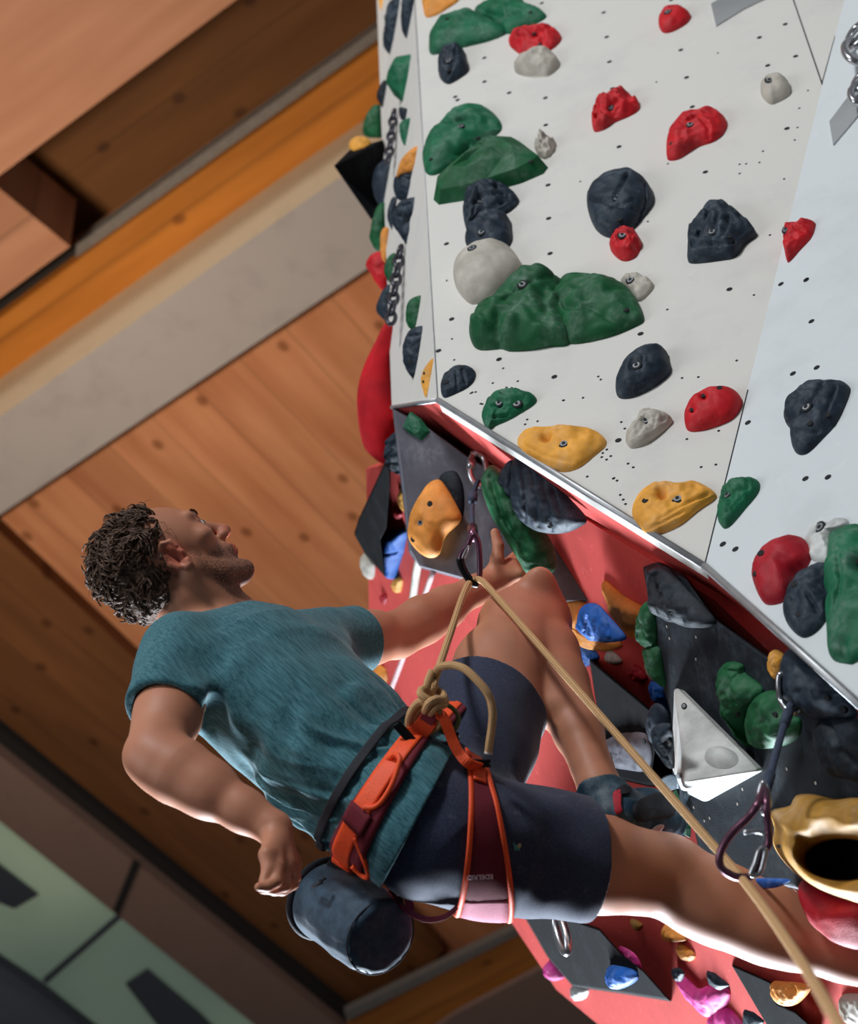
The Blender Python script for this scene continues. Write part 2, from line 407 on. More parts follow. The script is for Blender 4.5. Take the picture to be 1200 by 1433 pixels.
# upper windows (clerestory) with frosted panes
def glassmat():
    m, nt, b = nmat('green_window_glass', .12, .5)
    n = noise_tex(nt, .35, 2)
    r = ramp(nt, n.outputs[0], [(.35, sr(120, 142, 128)), (.65, sr(172, 190, 160))])
    nt.links.new(r.outputs[0], b.inputs['Base Color']); nt.links.new(r.outputs[0], b.inputs['Emission Color']); b.inputs['Emission Strength'].default_value = .16
    return m
M['glass'] = glassmat()
M['louvre'] = plain('dark_louvre', sr(62, 66, 72), .5)
M['sill'] = plain('grey_wall_plaster', sr(104, 108, 116), .8, 0, .08, 3)
wi = slab('window_1', [(-500, 745), (0, 1150), (363, 1440), (480, 1540), (300, 1560), (128, 1433), (0, 1345), (-500, 960)], .28, .05, M['glass'], 'long band of pale green upper windows')
for nm, poly, h, mt in (('window_frame', [(60, 1372), (166, 1280), (170, 1285), (65, 1377)], .30, M['louvre']),
                        ('window_louvre', [(-60, 1185), (-10, 1205), (53, 1253), (20, 1272), (-60, 1240)], .31, M['louvre']),
                        ('window_louvre', [(176, 1378), (206, 1358), (280, 1420), (330, 1470), (270, 1500)], .31, M['louvre']),
                        ('window_sill', [(-500, 950), (0, 1338), (60, 1378), (145, 1445), (150, 1465), (50, 1385), (0, 1350), (-500, 970)], .3, M['louvre'])):
    o = prism(nm, [PC.hit(*p, h) for p in poly], -PC.n*.02, mt, wi)
slab('ceiling_plaster_band', [(-500, 960), (0, 1345), (128, 1440), (300, 1600), (-500, 1600)], .26, .05, M['sill'], 'grey plaster below the upper windows')
# floor of the hall (matting)
fl = mesh_obj('floor', [(-9, -7, 0), (9, -7, 0), (9, 12, 0), (-9, 12, 0)], [(0, 1, 2, 3)], plain('grey_crash_mat', sr(84, 86, 92), .85, 0, .1, 1)); struct(fl)

# ================================================================ daylight, lamps and added fill lights
w = bpy.data.worlds.new('world'); bpy.context.scene.world = w; w.use_nodes = True
nt = w.node_tree; bg = nt.nodes['Background']
tc = nt.nodes.new('ShaderNodeTexCoord'); sx = nt.nodes.new('ShaderNodeSeparateXYZ'); nt.links.new(tc.outputs['Generated'], sx.inputs[0])
rw = ramp(nt, sx.outputs[2], [(0, (.30, .30, .32, 1)), (.5, (.42, .44, .48, 1)), (1, (.55, .55, .58, 1))])
nt.links.new(rw.outputs[0], bg.inputs[0]); bg.inputs[1].default_value = .30
def area(name, loc, to, size, power, col=(1, 1, 1), sy=None, spread=180):
    l = bpy.data.lights.new(name, 'AREA'); l.energy = power; l.color = col; l.size = size; l.spread = math.radians(spread)
    if sy: l.shape = 'RECTANGLE'; l.size_y = sy
    o = bpy.data.objects.new(name, l); C.objects.link(o); o.location = loc
    o.rotation_euler = (Vector(to)-Vector(loc)).to_track_quat('-Z', 'Y').to_euler()
    return o
area('window_daylight_low', (-.8, 11, 2.0), (.1, 2.6, 3.7), 3.4, 235, (.80, .90, 1), 1.5, 42)
area('hall_lamp_high', (-4.0, -4.0, 8.0), (0.8, 2.6, 4.4), 1.1, 450, (.97, .985, 1))
area('fill_light_left', (-5.5, .5, 3.0), (-.2, 2.6, 3.8), 3, 120, (.9, .95, 1))  # weak fill added from the left for the climber, not a real window
area('fill_light_ceiling', (-4.2, 3.0, 2.0), (-1.3, 6.0, 10.9), 1.0, 75, (1, .86, .70), None, 60)  # unseen light added to brighten the ceiling, aimed past the climber
vs = bpy.context.scene.view_settings
vs.view_transform = 'Standard'; vs.look = 'None'; vs.gamma = 1; vs.use_curve_mapping = False; vs.exposure = 0
# ================================================================ climbing holds
HOLDS = {}
def resample(pts, n):
    pts = np.array(pts); d = np.r_[0, np.cumsum(np.linalg.norm(np.diff(np.vstack([pts, pts[:1]]), axis=0), axis=1))]
    q = np.vstack([pts, pts[:1]]); s = np.linspace(0, d[-1], n, endpoint=False)
    return np.c_[np.interp(s, d, q[:, 0]), np.interp(s, d, q[:, 1])]
def hold(key, mat, plane, crop, outline, label, h=.4, p=2.2, q=2.0, facet=False, bolts='', holes='', grooves=(), nz=.04,
         group=None, cat='climbing hold', name='climbing_hold', base=0.0, peak=(0, 0), tilt=0, nofix=False, nzs=2.5, dents=()):
    """a resin hold screwed to a wall: outline traced, thrown onto the wall plane, domed up to real height.
       h is height relative to the mean half width"""
    rnd = random.Random(key)
    pl = plane.shift(base) if base else plane
    px = pts2(outline, crop)
    if plane is PL:      # side face is seen edge-on: seat the hold on a slightly turned base
        q0 = PL.hit(sum(a[0] for a in px)/len(px), sum(a[1] for a in px)/len(px)); pl = Plane(q0, unit(PL.n + .9*unit(CAM-q0))).shift(.035)
    pw = np.array([pl.hit(*a) for a in px])
    # area centroid in plane coordinates
    uv = np.c_[(pw-pl.p0) @ pl.u, (pw-pl.p0) @ pl.v]
    x, y = uv[:, 0], uv[:, 1]; x2, y2 = np.roll(x, -1), np.roll(y, -1); cr = x*y2-x2*y
    A = cr.sum()/2; c = np.array([((x+x2)*cr).sum(), ((y+y2)*cr).sum()])/(6*A)
    size = math.sqrt(abs(A)/math.pi)
    if plane is PL: h = h*.8
    H = h*size
    cw = pl.p0 + pl.u*c[0] + pl.v*c[1]
    sw = pl.cast(cw + pl.n*H) - cw; s = np.array([sw @ pl.u, sw @ pl.v]); sl = np.linalg.norm(s)
    S = uv - c
    if sl > 1e-6 and not nofix:
        sh = s/sl; al = S @ sh; mx = al.max()
        sl2 = min(sl, mx*.85)
        k = math.sqrt(max(mx*mx - sl2*sl2, .2*mx*mx))/mx
        S = S + np.outer(np.where(al > 0, al*(k-1), 0), sh)
    if facet:
        B = S; nr = [1, .86, .55, .25]; N = len(B)
    else:
        B = np.array(catmull([np.array(a) for a in S], 5, True)); N = 90 if grooves or dents else 56; B = resample(B, N)
        nr = list(np.cos(np.linspace(0, math.pi/2, 30 if N == 90 else 18))[:-1])
    pk = np.array(peak)*size
    V = []; hh = []
    off = Vector((rnd.random()*50, rnd.random()*50, 0))
    for ri, r in enumerate(nr):
        for i in range(N):
            b = B[i]*r + pk*(1-r)
            z = H*max(0, 1-r**p)**(1/q)
            if facet:
                if 0 < ri: z *= 1+rnd.uniform(-.16, .12); b = b + np.array([rnd.uniform(-1, 1), rnd.uniform(-1, 1)])*size*.06*(ri > 0)
            z += tilt*(b @ np.array([1, 0]))*(1-r)
            V.append((b[0], b[1], z))
    V.append((pk[0], pk[1], H*(1 if not facet else 1.0)))
    V = np.array(V)
    if not facet and nz:
        for i in range(N, len(V)):
            rr = 1 - (i//N)/len(nr)
            v = Vector((V[i][0]/size*nzs, V[i][1]/size*nzs, V[i][2]/size*nzs))+off
            V[i][2] += H*nz*5*(noise.noise(v)+.5*noise.noise(v*2.3))*min(1, (V[i][2]/H)*1.5)
            V[i][2] = max(V[i][2], .0008)
    F = [(r*N+i, r*N+(i+1) % N, (r+1)*N+(i+1) % N, (r+1)*N+i) for r in range(len(nr)-1) for i in range(N)]
    t = len(V)-1; F += [((len(nr)-1)*N+i, (len(nr)-1)*N+(i+1) % N, t) for i in range(N)]
    if plane is PL:      # skirt down to the wall behind
        k0 = len(V); V = np.vstack([V, np.c_[V[:N, 0]*.94, V[:N, 1]*.94, np.full(N, -size*.9)]])
        F += [(i, k0+i, k0+(i+1) % N, (i+1) % N) for i in range(N)]; F.append(tuple(k0+i for i in range(N))[::-1])
    else: F.append(tuple(range(N))[::-1])
    world = lambda v: cw + pl.u*v[0] + pl.v*v[1] + pl.n*v[2]
    W_ = np.array([world(v) for v in V])
    scr = np.array([proj(a)[:2] for a in W_])
    pxsize = math.sqrt(abs(sum(a[0]*b[1]-b[0]*a[1] for a, b in zip(px, px[1:]+px[:1]))/2)/math.pi)
    ctr = W_.mean(0)
    def carve(dist, w, depth):
        nonlocal W_
        g = np.exp(-(dist/w)**2)*depth
        for i in range(N, min(len(W_), t+1)):
            if g[i] > 1e-5: W_[i] = W_[i] - pl.n*min(g[i], max(0, (W_[i]-cw) @ pl.n - .001))
    def segdist(pp):
        best = np.full(len(scr), 1e9)
        for a, b in zip(pp[:-1], pp[1:]):
            a, b = np.array(a), np.array(b); ab = b-a
            tt = np.clip(((scr-a) @ ab)/(ab @ ab), 0, 1)
            best = np.minimum(best, np.linalg.norm(scr-(a+tt[:, None]*ab), axis=1))
        return best
    for g in grooves:
        pts, wd, dp = (g if not isinstance(g, str) else (g, .07, .12))
        carve(segdist(pts2(pts, crop)), wd*pxsize, dp*size)
    for g in dents:
        (x0, y0), wd, dp = (pts2(g[0], crop)[0], g[1], g[2])
        carve(np.linalg.norm(scr-np.array([x0, y0]), axis=1), wd*pxsize, dp*size)
    bl = pts2(bolts, crop) if bolts else []
    hl = pts2(holes, crop) if holes else []
    sites = []
    for kind, lst in (('bolt', bl), ('hole', hl)):
        for a in lst:
            front = scr - np.array(a)
            d2 = np.linalg.norm(front, axis=1) + 0*W_[:, 0]
            i = int(np.argmin(d2)); sites.append((kind, i))
            if kind == 'bolt' : carve(np.linalg.norm(W_-W_[i], axis=1), .013, .006)
    L = [tuple(((a-cw) @ pl.u, (a-cw) @ pl.v, (a-cw) @ pl.n)) for a in W_]
    me = bpy.data.meshes.new(name); me.from_pydata([tuple(map(float, a)) for a in L], [], F); me.materials.append(M[mat])
    if not facet: me.polygons.foreach_set('use_smooth', [True]*len(me.polygons))
    o = bpy.data.objects.new(name, me); C.objects.link(o); fixn(o)
    me = o.data; me.update()
    Mx = Matrix([[pl.u[0], pl.v[0], pl.n[0], cw[0]], [pl.u[1], pl.v[1], pl.n[1], cw[1]], [pl.u[2], pl.v[2], pl.n[2], cw[2]], [0, 0, 0, 1]])
    o.matrix_world = Mx
    if facet: bevel(o, .006, 3)
    bvh = BVHTree.FromPolygons([Vector(a) for a in L], F)
    inv = Mx.inverted()
    for (kind, i), a in zip(sites, bl+hl):
        co = inv @ Vector(CAM); dr = (inv.to_3x3() @ Vector(ray(*a))).normalized()
        hit, nrm, _, _ = bvh.ray_cast(co, dr)
        if hit is None: continue
        if nrm.dot(dr) > 0: nrm = -nrm
        nn = (Vector((0, 0, 1))*.6+nrm*.4).normalized(); hp = np.array(hit)
        if kind == 'bolt':
            rb = min(.0075, size*.2)
            V1, F1 = cyl_data(hp-np.array(nn)*.001, np.array(nn), rb, .0022, 18, rb*.93)
            b = mesh_obj('bolt', V1, F1, M['bolt'], None); fixn(b); b.parent = o
            V1, F1 = cyl_data(hp+np.array(nn)*.0008, np.array(nn), rb*.5, .0008, 6)
            V2, F2 = cyl_data(hp-np.array(nn)*.002, np.array(nn), rb*1.45, .0026, 18)
            b2 = mesh_obj('bolt_socket', *merge([(V1, F1), (V2, F2)]), M['hole'], None); fixn(b2); b2.parent = o
            # socket core on top of the washer
            V1, F1 = cyl_data(hp+np.array(nn)*.0012, np.array(nn), rb*.5, .0006, 6)
            b3 = mesh_obj('hex_recess', V1, F1, M['hole'], None); fixn(b3); b3.parent = b
        else:
            rb = min(.0062, size*.15)
            V1, F1 = cyl_data(hp-np.array(nn)*.002, np.array(nn), rb, .0026, 14)
            b = mesh_obj('screw_hole', V1, F1, M['hole'], None); fixn(b); b.parent = o
    if group is None:
        group = {id(PW): 'climbing holds on the white wall face', id(PWR): 'climbing holds on the pale right panel', id(PL): 'climbing holds on the narrow left face',
                 id(PV1): 'climbing holds on the grey volume', id(PV2): 'climbing holds on the largest black volume'}.get(id(plane), 'climbing holds on and under the red wall')
    tag(o, label, cat, group)
    HOLDS[key] = o
    return o
W, R_, L_, B_, V1_, V2_, U_ = PW, PWR, PL, PB, PV1, PV2, PR
# ---- main white face
hold('w1', 'orange', W, 1, '495,-90 492,70 540,78 600,45 665,-5 690,-90', 'orange yellow hold cut off by the top edge of the photo', h=.3)
hold('w2', 'teal', W, 1, '523,262 519,190 545,110 600,65 680,48 735,60 790,100 870,140 885,165 800,200 700,225 600,250', 'big sea green lobed hold at the top left of the white wall', h=.42, holes='600,90', nz=.05)
hold('w3', 'teal', W, 1, '735,60 745,20 800,-5 900,-20 960,0 1000,45 1078,75 1040,110 960,140 890,165 830,120', 'upper sea green hold with a pointed right end, above the topmost red hold', h=.36, grooves=['780,50 860,70 950,60'], holes='1000,60')
hold('w4', 'dark', W, 1, '565,370 570,300 600,235 640,215 675,225 695,290 706,340 660,380 605,405', 'small charcoal hold with a ridge below the top green hold', h=.75, bolts='608,290', holes='606,335', grooves=['640,225 635,290 600,370'])
hold('w5', 'red', W, 1, '893,190 910,145 950,130 1030,138 1110,145 1152,185 1110,235 1050,262 970,268 915,235', 'red hold directly above a light grey hook shaped hold', h=.45, holes='1045,210 1015,160', grooves=['920,160 1000,180 1040,160'], nz=.07)
hold('w6', 'beige', W, 1, '922,322 960,285 1010,258 1080,255 1130,285 1140,320 1095,362 1050,372 990,370 940,355', 'light grey hooked hold right beneath a red hold near the top', h=.75, dents=[('1030,370', .5, .4)], nz=.03)
hold('w7', 'teal', W, 1, '490,800 488,740 520,660 580,580 640,520 700,500 770,510 830,550 864,600 850,640 770,690 700,750 600,815 540,842 505,835', 'large rounded sea green hold with three bolt holes left of centre', h=.4, bolts='665,605', holes='745,660 525,762', grooves=['600,575 700,560 850,600', '650,735 700,695'])
hold('w8', 'green', W, 1, '535,960 545,920 620,830 700,765 735,700 790,655 850,640 920,665 1000,720 1087,805 1065,835 960,880 800,925 680,965 560,984', 'large faceted dark green hold with ridge, just below the rounded green one', h=.5, facet=True, holes='1000,772')
hold('w9', 'beige', W, 1, '1025,720 1030,680 1070,655 1115,668 1120,710 1100,745 1070,765 1040,750', 'small lumpy grey hold right of the dark green ridge hold', h=.8, nz=.12)
hold('w10', 'dark', W, 1, '680,1000 690,930 720,880 770,868 830,880 900,920 948,965 900,1020 830,1045 760,1060 705,1112 685,1070', 'charcoal ribbed hold above the big grey ball', h=.6, bolts='760,960', grooves=['700,990 760,935 860,920', '830,890 920,965', '800,1000 880,960'], nz=.06)
hold('w11', 'dark', W, 1, '695,1180 700,1120 740,1050 800,1010 860,1008 900,1050 912,1110 910,1165 860,1215 760,1215', 'charcoal domed hold touching the top of the grey ball', h=.65, bolts='765,1112')
hold('w12', 'beige', W, 2, '632,190 640,120 690,50 760,18 840,20 900,50 955,130 962,170 900,230 820,300 740,328 700,320 650,260', 'large smooth light grey ball hold', h=.62, bolts='720,58', nz=.008, p=2, dents=[('690,105', .08, .03)])
hold('w13', 'green', W, 2, '712,470 725,420 780,350 800,320 870,270 960,200 1040,157 1110,168 1160,195 1180,300 1200,420 1190,520 1100,535 1000,552 900,556 860,545 760,550 722,520', 'biggest green boulder hold, left half, in the middle of the white wall', h=.6, bolts='960,232', grooves=[('838,360 850,540', .06, .1), ('870,300 990,215 1110,185', .04, .06)], nz=.06)
hold('w14', 'green', W, 0, '770,420 778,392 800,386 845,390 873,402 890,420 901,447 888,458 850,473 800,482 785,470 768,440', 'green boulder hold with one dark bolt hole, right of the biggest one', h=.5, holes='875,433', grooves=[('790,427 825,428 870,455', .07, .08)], nz=.04)
hold('w15', 'beige', W, 4, '250,30 280,8 320,10 383,50 370,85 325,122 290,80', 'small light grey hold tucked behind the right green boulder hold', h=.6, bolts='290,32')
hold('w16', 'dark', W, 2, '572,742 580,680 630,630 690,620 735,650 735,690 700,730 620,770 585,777', 'charcoal hold with two pockets near the lower left corner of the wall', h=.45, holes='597,700 670,632', grooves=['640,650 650,745', '670,640 690,710'])
hold('w17', 'teal', W, 2, '770,880 785,810 830,745 900,738 970,750 1028,778 1020,810 960,850 900,885 830,915 800,933', 'sea green hold with two round pockets near the lower left edge', h=.5, bolts='850,798 935,805', grooves=['860,748 935,748', '800,870 890,860'], dents=[('848,795', .18, .2)])
hold('w18', 'yellow', W, 5, '668,48 690,15 740,0 800,-6 960,5 1035,40 1042,72 1000,110 930,165 860,182 780,155 700,105', 'yellow hold with a large pocket at the wall edge, above the climber hand', h=.42, bolts='865,62', dents=[('787,25', .16, .3)], grooves=[('690,60 780,110 900,140', .07, .03)], nz=.03)
hold('w19', 'red', W, 3, '405,95 415,50 450,28 490,28 520,50 533,70 510,100 460,128 425,133 408,115', 'small red hold at the top of the white wall', h=.65, bolts='440,45', nz=.02)
hold('w20', 'beige', W, 3, '810,352 830,315 880,303 915,322 930,350 925,382 880,410 850,418 820,392', 'light grey conical hold near the upper right, by the wall joint', h=.8, bolts='845,318', nz=.02)
hold('w21', 'red', W, 3, '139,470 150,420 180,390 240,357 280,365 305,395 326,412 325,440 290,465 230,490 185,520 145,526', 'lumpy red hold with a bolt, left of the larger red one', h=.5, bolts='208,428', nz=.1, grooves=['150,465 240,400'])
hold('w22', 'red', W, 3, '437,630 440,570 460,500 510,450 570,430 620,430 660,460 679,500 660,540 620,570 560,590 490,635 450,643', 'large lumpy red hold on the upper part of the white wall', h=.5, bolts='530,495', holes='455,572', nz=.05, grooves=['490,480 560,455 600,500 600,550'])
hold('w23', 'dark', W, 3, '119,830 130,770 180,705 250,684 320,695 370,750 384,810 345,870 300,920 250,945 200,951 150,915', 'round charcoal disc hold scored with crossing grooves', h=.55, bolts='235,790', holes='246,876', p=3.5, nz=.015,
     grooves=[('280,690 220,790 130,800', .05, .11), ('345,735 350,800 310,900', .045, .10), ('130,790 210,810 330,840', .045, .10), ('150,880 220,820 300,795 330,830', .045, .10), ('160,860 250,930', .04, .08)])
hold('w24', 'red', W, 3, '209,990 225,940 265,914 305,920 330,960 336,990 310,1030 270,1046 235,1030', 'small red knob hold touching the round charcoal disc', h=.85, bolts='258,938', nz=.04, dents=[('318,985', .3, .2)])
hold('w25', 'dark', W, 3, '520,950 530,920 575,890 568,850 610,815 670,806 730,850 780,920 796,945 750,980 710,1030 640,1045 540,1055 520,1040 525,1000', 'craggy charcoal rock hold with curved ribs', h=.62, bolts='615,925', holes='682,945', nz=.06,
     grooves=[('600,835 560,930', .08, .12), ('640,850 615,960', .06, .08), ('690,870 640,970', .05, .08), ('540,975 700,960', .08, .12), ('700,840 750,890', .03, .04)])
hold('w26', 'dark', W, 4, '234,480 250,430 300,350 350,300 390,285 428,300 442,350 453,400 420,440 360,480 300,505 250,508', 'charcoal wedge hold below and right of the green boulders', h=.75, bolts='314,374', grooves=[('340,340 330,390', .04, .05)], nz=.02)
hold('w27', 'red', W, 4, '508,590 520,530 560,480 620,458 690,465 730,500 736,540 700,590 640,620 570,639 520,636', 'smooth red dome hold with two pockets, below the charcoal wedge', h=.65, dents=[('580,490', .14, .25), ('535,545', .13, .2)], holes='583,492 536,548 645,465', nz=.01)
hold('w28', 'beige', W, 4, '275,672 310,620 328,565 365,542 400,560 450,585 459,605 420,645 360,690 300,708 280,695', 'light grey hook hold left of the smooth red dome', h=.75, bolts='350,592', dents=[('345,580', .2, .25), ('420,585', .2, .15)], nz=.03)
hold('w29', 'yellow', W, 4, '298,970 310,910 350,860 410,843 500,850 570,852 637,900 560,960 500,1010 430,1045 370,1054 320,1020', 'yellow pitted hold near the lower edge, left of the panel joint', h=.45, bolts='478,906', holes='350,915', dents=[('413,882', .16, .3)], grooves=[('400,990 500,930 600,890', .05, .05), ('360,1030 500,960', .05, .05)], nz=.04)
# ---- right panel
hold('r1', 'red', R_, 3, '899,930 930,895 970,885 1020,885 1031,905 1015,950 970,1000 930,1045 917,1041', 'angular red hold across the joint of the right panel', h=.65, bolts='912,915', grooves=['940,900 1010,935'])
hold('r2', 'dark', R_, 4, '905,590 920,530 970,460 1040,430 1120,440 1166,460 1165,500 1120,600 1060,670 1000,727 960,731 940,700 935,640', 'charcoal angular hold alone on the right panel', h=.5, bolts='992,540', holes='1075,573 1005,605', grooves=[('915,590 1000,540 1060,440', .06, .08), ('1110,460 1070,560', .06, .08), ('940,640 1040,640', .05, .08)], nz=.04)
hold('r3', 'teal', R_, 4, '648,1000 648,900 665,850 720,824 780,825 809,850 800,890 750,950 700,1010 670,1029 652,1015', 'small green hold on the panel joint beside the pitted yellow hold', h=.6, bolts='677,890', dents=[('675,880', .3, .25)])
hold('r4', 'crimson', R_, 6, '738,290 740,220 780,140 850,98 940,95 980,130 998,180 970,240 920,270 895,370 820,401 775,380', 'round crimson hold with two pockets at the right edge', h=.6, holes='770,170 747,258', nz=.02)
hold('r5', 'white', R_, 6, '965,110 1000,50 1080,30 1150,20 1155,60 1090,100 1080,200 1040,212 995,200 985,150', 'pale white hold wedged between the crimson and the tall green hold', h=.5, bolts='1030,55', nz=.05)
hold('r6', 'dark', R_, 6, '877,440 890,340 930,260 1000,220 1065,210 1085,260 1080,420 1030,510 960,546 900,500', 'charcoal hold with a slot between the crimson and the tall green hold', h=.5, holes='920,305 938,437', grooves=[('975,350 1020,425', .08, .15)])
hold('r7', 'teal', R_, 6, '1060,240 1080,100 1130,60 1220,45 1300,160 1300,560 1200,650 1160,662 1080,630 1075,480 1088,420 1060,330', 'tall green hold cut off by the right edge of the photo', h=.45, dents=[('1195,200', .17, .3)], holes='1195,205', grooves=[('1100,130 1120,280 1090,420', .05, .06), ('1130,640 1135,560', .07, .15)])
# ---- narrow side face
sd = 'seen from the side on the narrow left face'
hold('l1', 'dark', L_, 1, '385,0 400,-60 462,-50 460,0 450,80 425,185 388,150', 'charcoal hold at the top of the narrow left face, right one', h=.5)
hold('l2', 'dark', L_, 1, '310,60 325,0 385,5 395,150 382,235 335,262 300,225 300,130', 'charcoal hold at the top of the narrow left face, left one', h=.55, nz=.08)
hold('l3', 'teal', L_, 1, '310,400 320,330 350,270 460,253 461,400 445,490 422,536 395,500 345,460', 'sea green hold upper on the narrow left face', h=.5, facet=True, holes='410,432')
hold('l4', 'black', L_, 1, '372,515 415,530 416,572 380,572', 'tiny black hold under the green hold of the left face', h=.4)
hold('l5', 'teal', L_, 1, '375,590 427,568 427,640 403,702 378,655', 'small pointed green hold of the left face', h=.4)
hold('l6', 'orange', L_, 1, '357,850 380,770 440,710 492,693 496,740 470,805 385,835', 'orange hold on the narrow left face between charcoal ones', h=.5)
hold('l7', 'dark', L_, 1, '345,880 372,830 488,803 486,940 385,965 350,930', 'charcoal hold right under the orange hold of the left face', h=.55, grooves=['390,850 470,880'])
hold('l8', 'dark', L_, 1, '340,1040 370,970 430,948 491,953 486,1060 440,1195 380,1130 345,1085', 'charcoal hold with a deep round pocket on the left face', h=.6, holes='400,1055', dents=[('400,1055', .35, .4)], grooves=['375,990 420,975'])
hold('l9', 'dark', L_, 1, '245,850 270,790 350,745 356,870 330,1000 290,1000 250,930', 'tall charcoal hold beside the hanging chain, above the pocket hold', h=.5)
hold('l10', 'dark', L_, 1, '313,1040 335,950 360,960 345,1040 345,1115', 'thin charcoal hold half hidden behind the pocket hold', h=.5)
hold('l11', 'green', L_, 1, '230,1120 260,1000 298,975 305,1060 300,1180 272,1205 240,1170', 'green hold at the outer rim of the left face', h=.6)
hold('l12', 'orange', L_, 1, '285,1110 315,1095 318,1200 300,1260 284,1200', 'orange sliver of a hold at the rim of the left face', h=.5)
hold('l13', 'green', L_, 2, '300,150 320,100 356,88 362,200 330,226 305,190', 'green hold behind the lower chain', h=.6)
hold('l14', 'dark', L_, 2, '262,342 290,270 330,238 336,405 310,411 270,375', 'black hold at the rim behind the lower chain', h=.6)
hold('l15', 'green', L_, 2, '405,400 408,330 440,295 497,291 491,370 465,432 430,449 410,425', 'small green hold above a charcoal hold low on the left face', h=.5)
hold('l16', 'dark', L_, 2, '387,560 395,500 430,445 502,431 511,460 500,600 460,692 420,660 395,610', 'charcoal textured hold lowest on the left face', h=.6, grooves=['420,480 500,470'], holes='425,600')
hold('l17', 'yellow', L_, 2, '475,690 490,640 533,588 531,650 502,771 486,740', 'flat yellow triangular hold at the lower corner of the left face', h=.15, holes='491,660 487,700')
hold('l18', 'black', L_, 1, '262,460 300,383 318,450 302,522', 'small black diamond shaped hold on the rim', h=.5)
hold('l19', 'green', L_, 1, '195,620 220,540 272,503 283,640 245,660 205,652', 'green leaf shaped hold standing out beyond the left rim', h=.6)
hold('l20', 'red', L_, 2, '213,140 238,90 292,78 315,150 313,250 292,262 242,190', 'red hold on the rim above the big red bulb', h=.6)
hold('l21', 'yellow', L_, 0, '530,0 527,-20 538,-25 541,10 535,18', 'sliver of a yellow hold at the top of the left face', h=.5)
# volume at the rim with its yellow hold
def volume(name, mat, pts, faces, label, cat='climbing volume', bev=.006):
    V = [P(*a) for a in pts]; o = mesh_obj(name, V, faces, M[mat]); fixn(o); recenter(o); bevel(o, bev, 2); return tag(o, label, cat)
vz = proj(PL.hit(535, 230))[2]
volume('climbing_volume', 'black2', [(466, 232, vz-.15), (488, 210, vz+.05), (537, 195, vz), (537, 300, vz), (520, 310, vz), (540, 250, vz+.5)],
       [(0, 1, 2), (0, 2, 3), (0, 3, 4), (0, 4, 5), (0, 5, 1), (1, 5, 2), (2, 5, 3), (3, 5, 4)], 'black pointed volume sticking out left of the white wall')
hold('l22', 'yellow', Plane(P(505, 203, vz+.02), -FX+UX), 1, '130,700 150,660 200,655 239,690 210,725 160,730', 'small yellow hold on the black pointed volume', h=.6)
# big red bulb
hold('bulb', 'bigred', L_, 2, '332,420 280,480 210,600 175,720 173,830 200,980 235,1050 318,1096 335,960 358,900 345,700', 'big smooth red bulb shaped macro hold left of the wall corner', h=.6, p=2, nz=0)
# ---- grey volume under the edge, with its holds
def solid(name, mat, plane, poly, back, label, crop=0, cat='climbing volume', bev=.004, skew=(0, 0)):
    f = [plane.hit(*p) for p in (pts2(poly, crop) if isinstance(poly, str) else poly)]
    n = len(f); c = sum(f)/n
    g = [back.cast(c+(p-c)*1.04) for p in f]
    o = mesh_obj(name, f+g, [tuple(range(n)), tuple(range(n, 2*n))[::-1]]+[(i, n+i, n+(i+1) % n, (i+1) % n) for i in range(n)], M[mat])
    fixn(o); recenter(o); bevel(o, bev, 2); return tag(o, label, cat)
solid('climbing_volume', 'grey', V1_, '553,577 600,600 655,640 700,668 760,745 818,838 770,842 690,815 650,809 588,792 575,770', B_, 'grey plywood volume under the wall edge behind the hanging quickdraw')
hold('v1a', 'orange', V1_, 5, '209,430 230,340 290,245 325,215 362,228 430,345 432,390 370,452 345,525 310,543 270,528 222,480', 'big orange diamond hold on the grey volume', h=.5, bolts='264,392', holes='303,315 232,464', nz=.02, base=.03)
hold('v1b', 'black', V1_, 5, '343,215 370,180 415,182 445,250 445,350 425,400 380,330', 'black oval hold behind the orange diamond', h=.4, nz=.01)
hold('v1c', 'teal', V1_, 2, '383,920 425,842 480,880 522,940 500,965 480,985 420,950', 'green hold hanging at the top of the grey volume', h=.5, facet=True)
hold('v1d', 'crimson', U_, 2, '512,970 530,920 580,950 642,1018 600,1052 545,1030', 'crimson hold under the edge beside the green one', h=.5, facet=True)
hold('v1e', 'yellow', B_, 9, '555,670 580,600 612,570 640,640 655,780 600,740 570,710', 'small yellow hold left of the orange diamond', h=.4)
hold('v1f', 'dark', B_, 9, '495,310 520,240 560,215 600,400 605,495 540,450 500,390', 'charcoal lumpy hold on the left rim of the grey volume', h=.6, nz=.1)
# green long hold and ribbed black hold grabbed by the left hand
PH = Plane(P(728, 735, 3.80), -FX + UX*.15 - RX*.25)
hold('g1', 'green', PH, 5, '520,235 535,180 565,152 620,190 700,300 790,430 832,520 828,592 785,618 715,612 680,560 612,450 555,350', 'long green hold gripped by the left hand of the climber', nofix=True, h=.6, grooves=[('555,200 600,350 700,520', .07, .12), ('600,220 700,400', .05, .05)], nz=.03)
PK = Plane.three((700, 650, 3.80), (820, 720, 3.62), (760, 745, 3.72))
hold('g2', 'dark', PK, 5, '648,330 645,200 655,130 700,108 800,190 890,290 962,375 935,412 860,440 770,432 700,395', 'ribbed charcoal hold under the wall edge beside the long green one', h=.6, grooves=[('690,160 700,390', .04, .07), ('730,180 755,410', .04, .07), ('775,210 810,430', .04, .07), ('820,250 870,430', .04, .07)], holes='805,405', nz=.03)
hold('g3', 'dark', PK, 5, '593,215 610,165 650,130 660,200 658,300 625,280 600,250', 'smooth black knob left of the ribbed charcoal hold', h=.5)
hold('g4', 'pink', B_, 5, '640,655 720,620 780,600 842,598 842,660 780,702 700,665', 'pink hold just above the raised knee', h=.5)
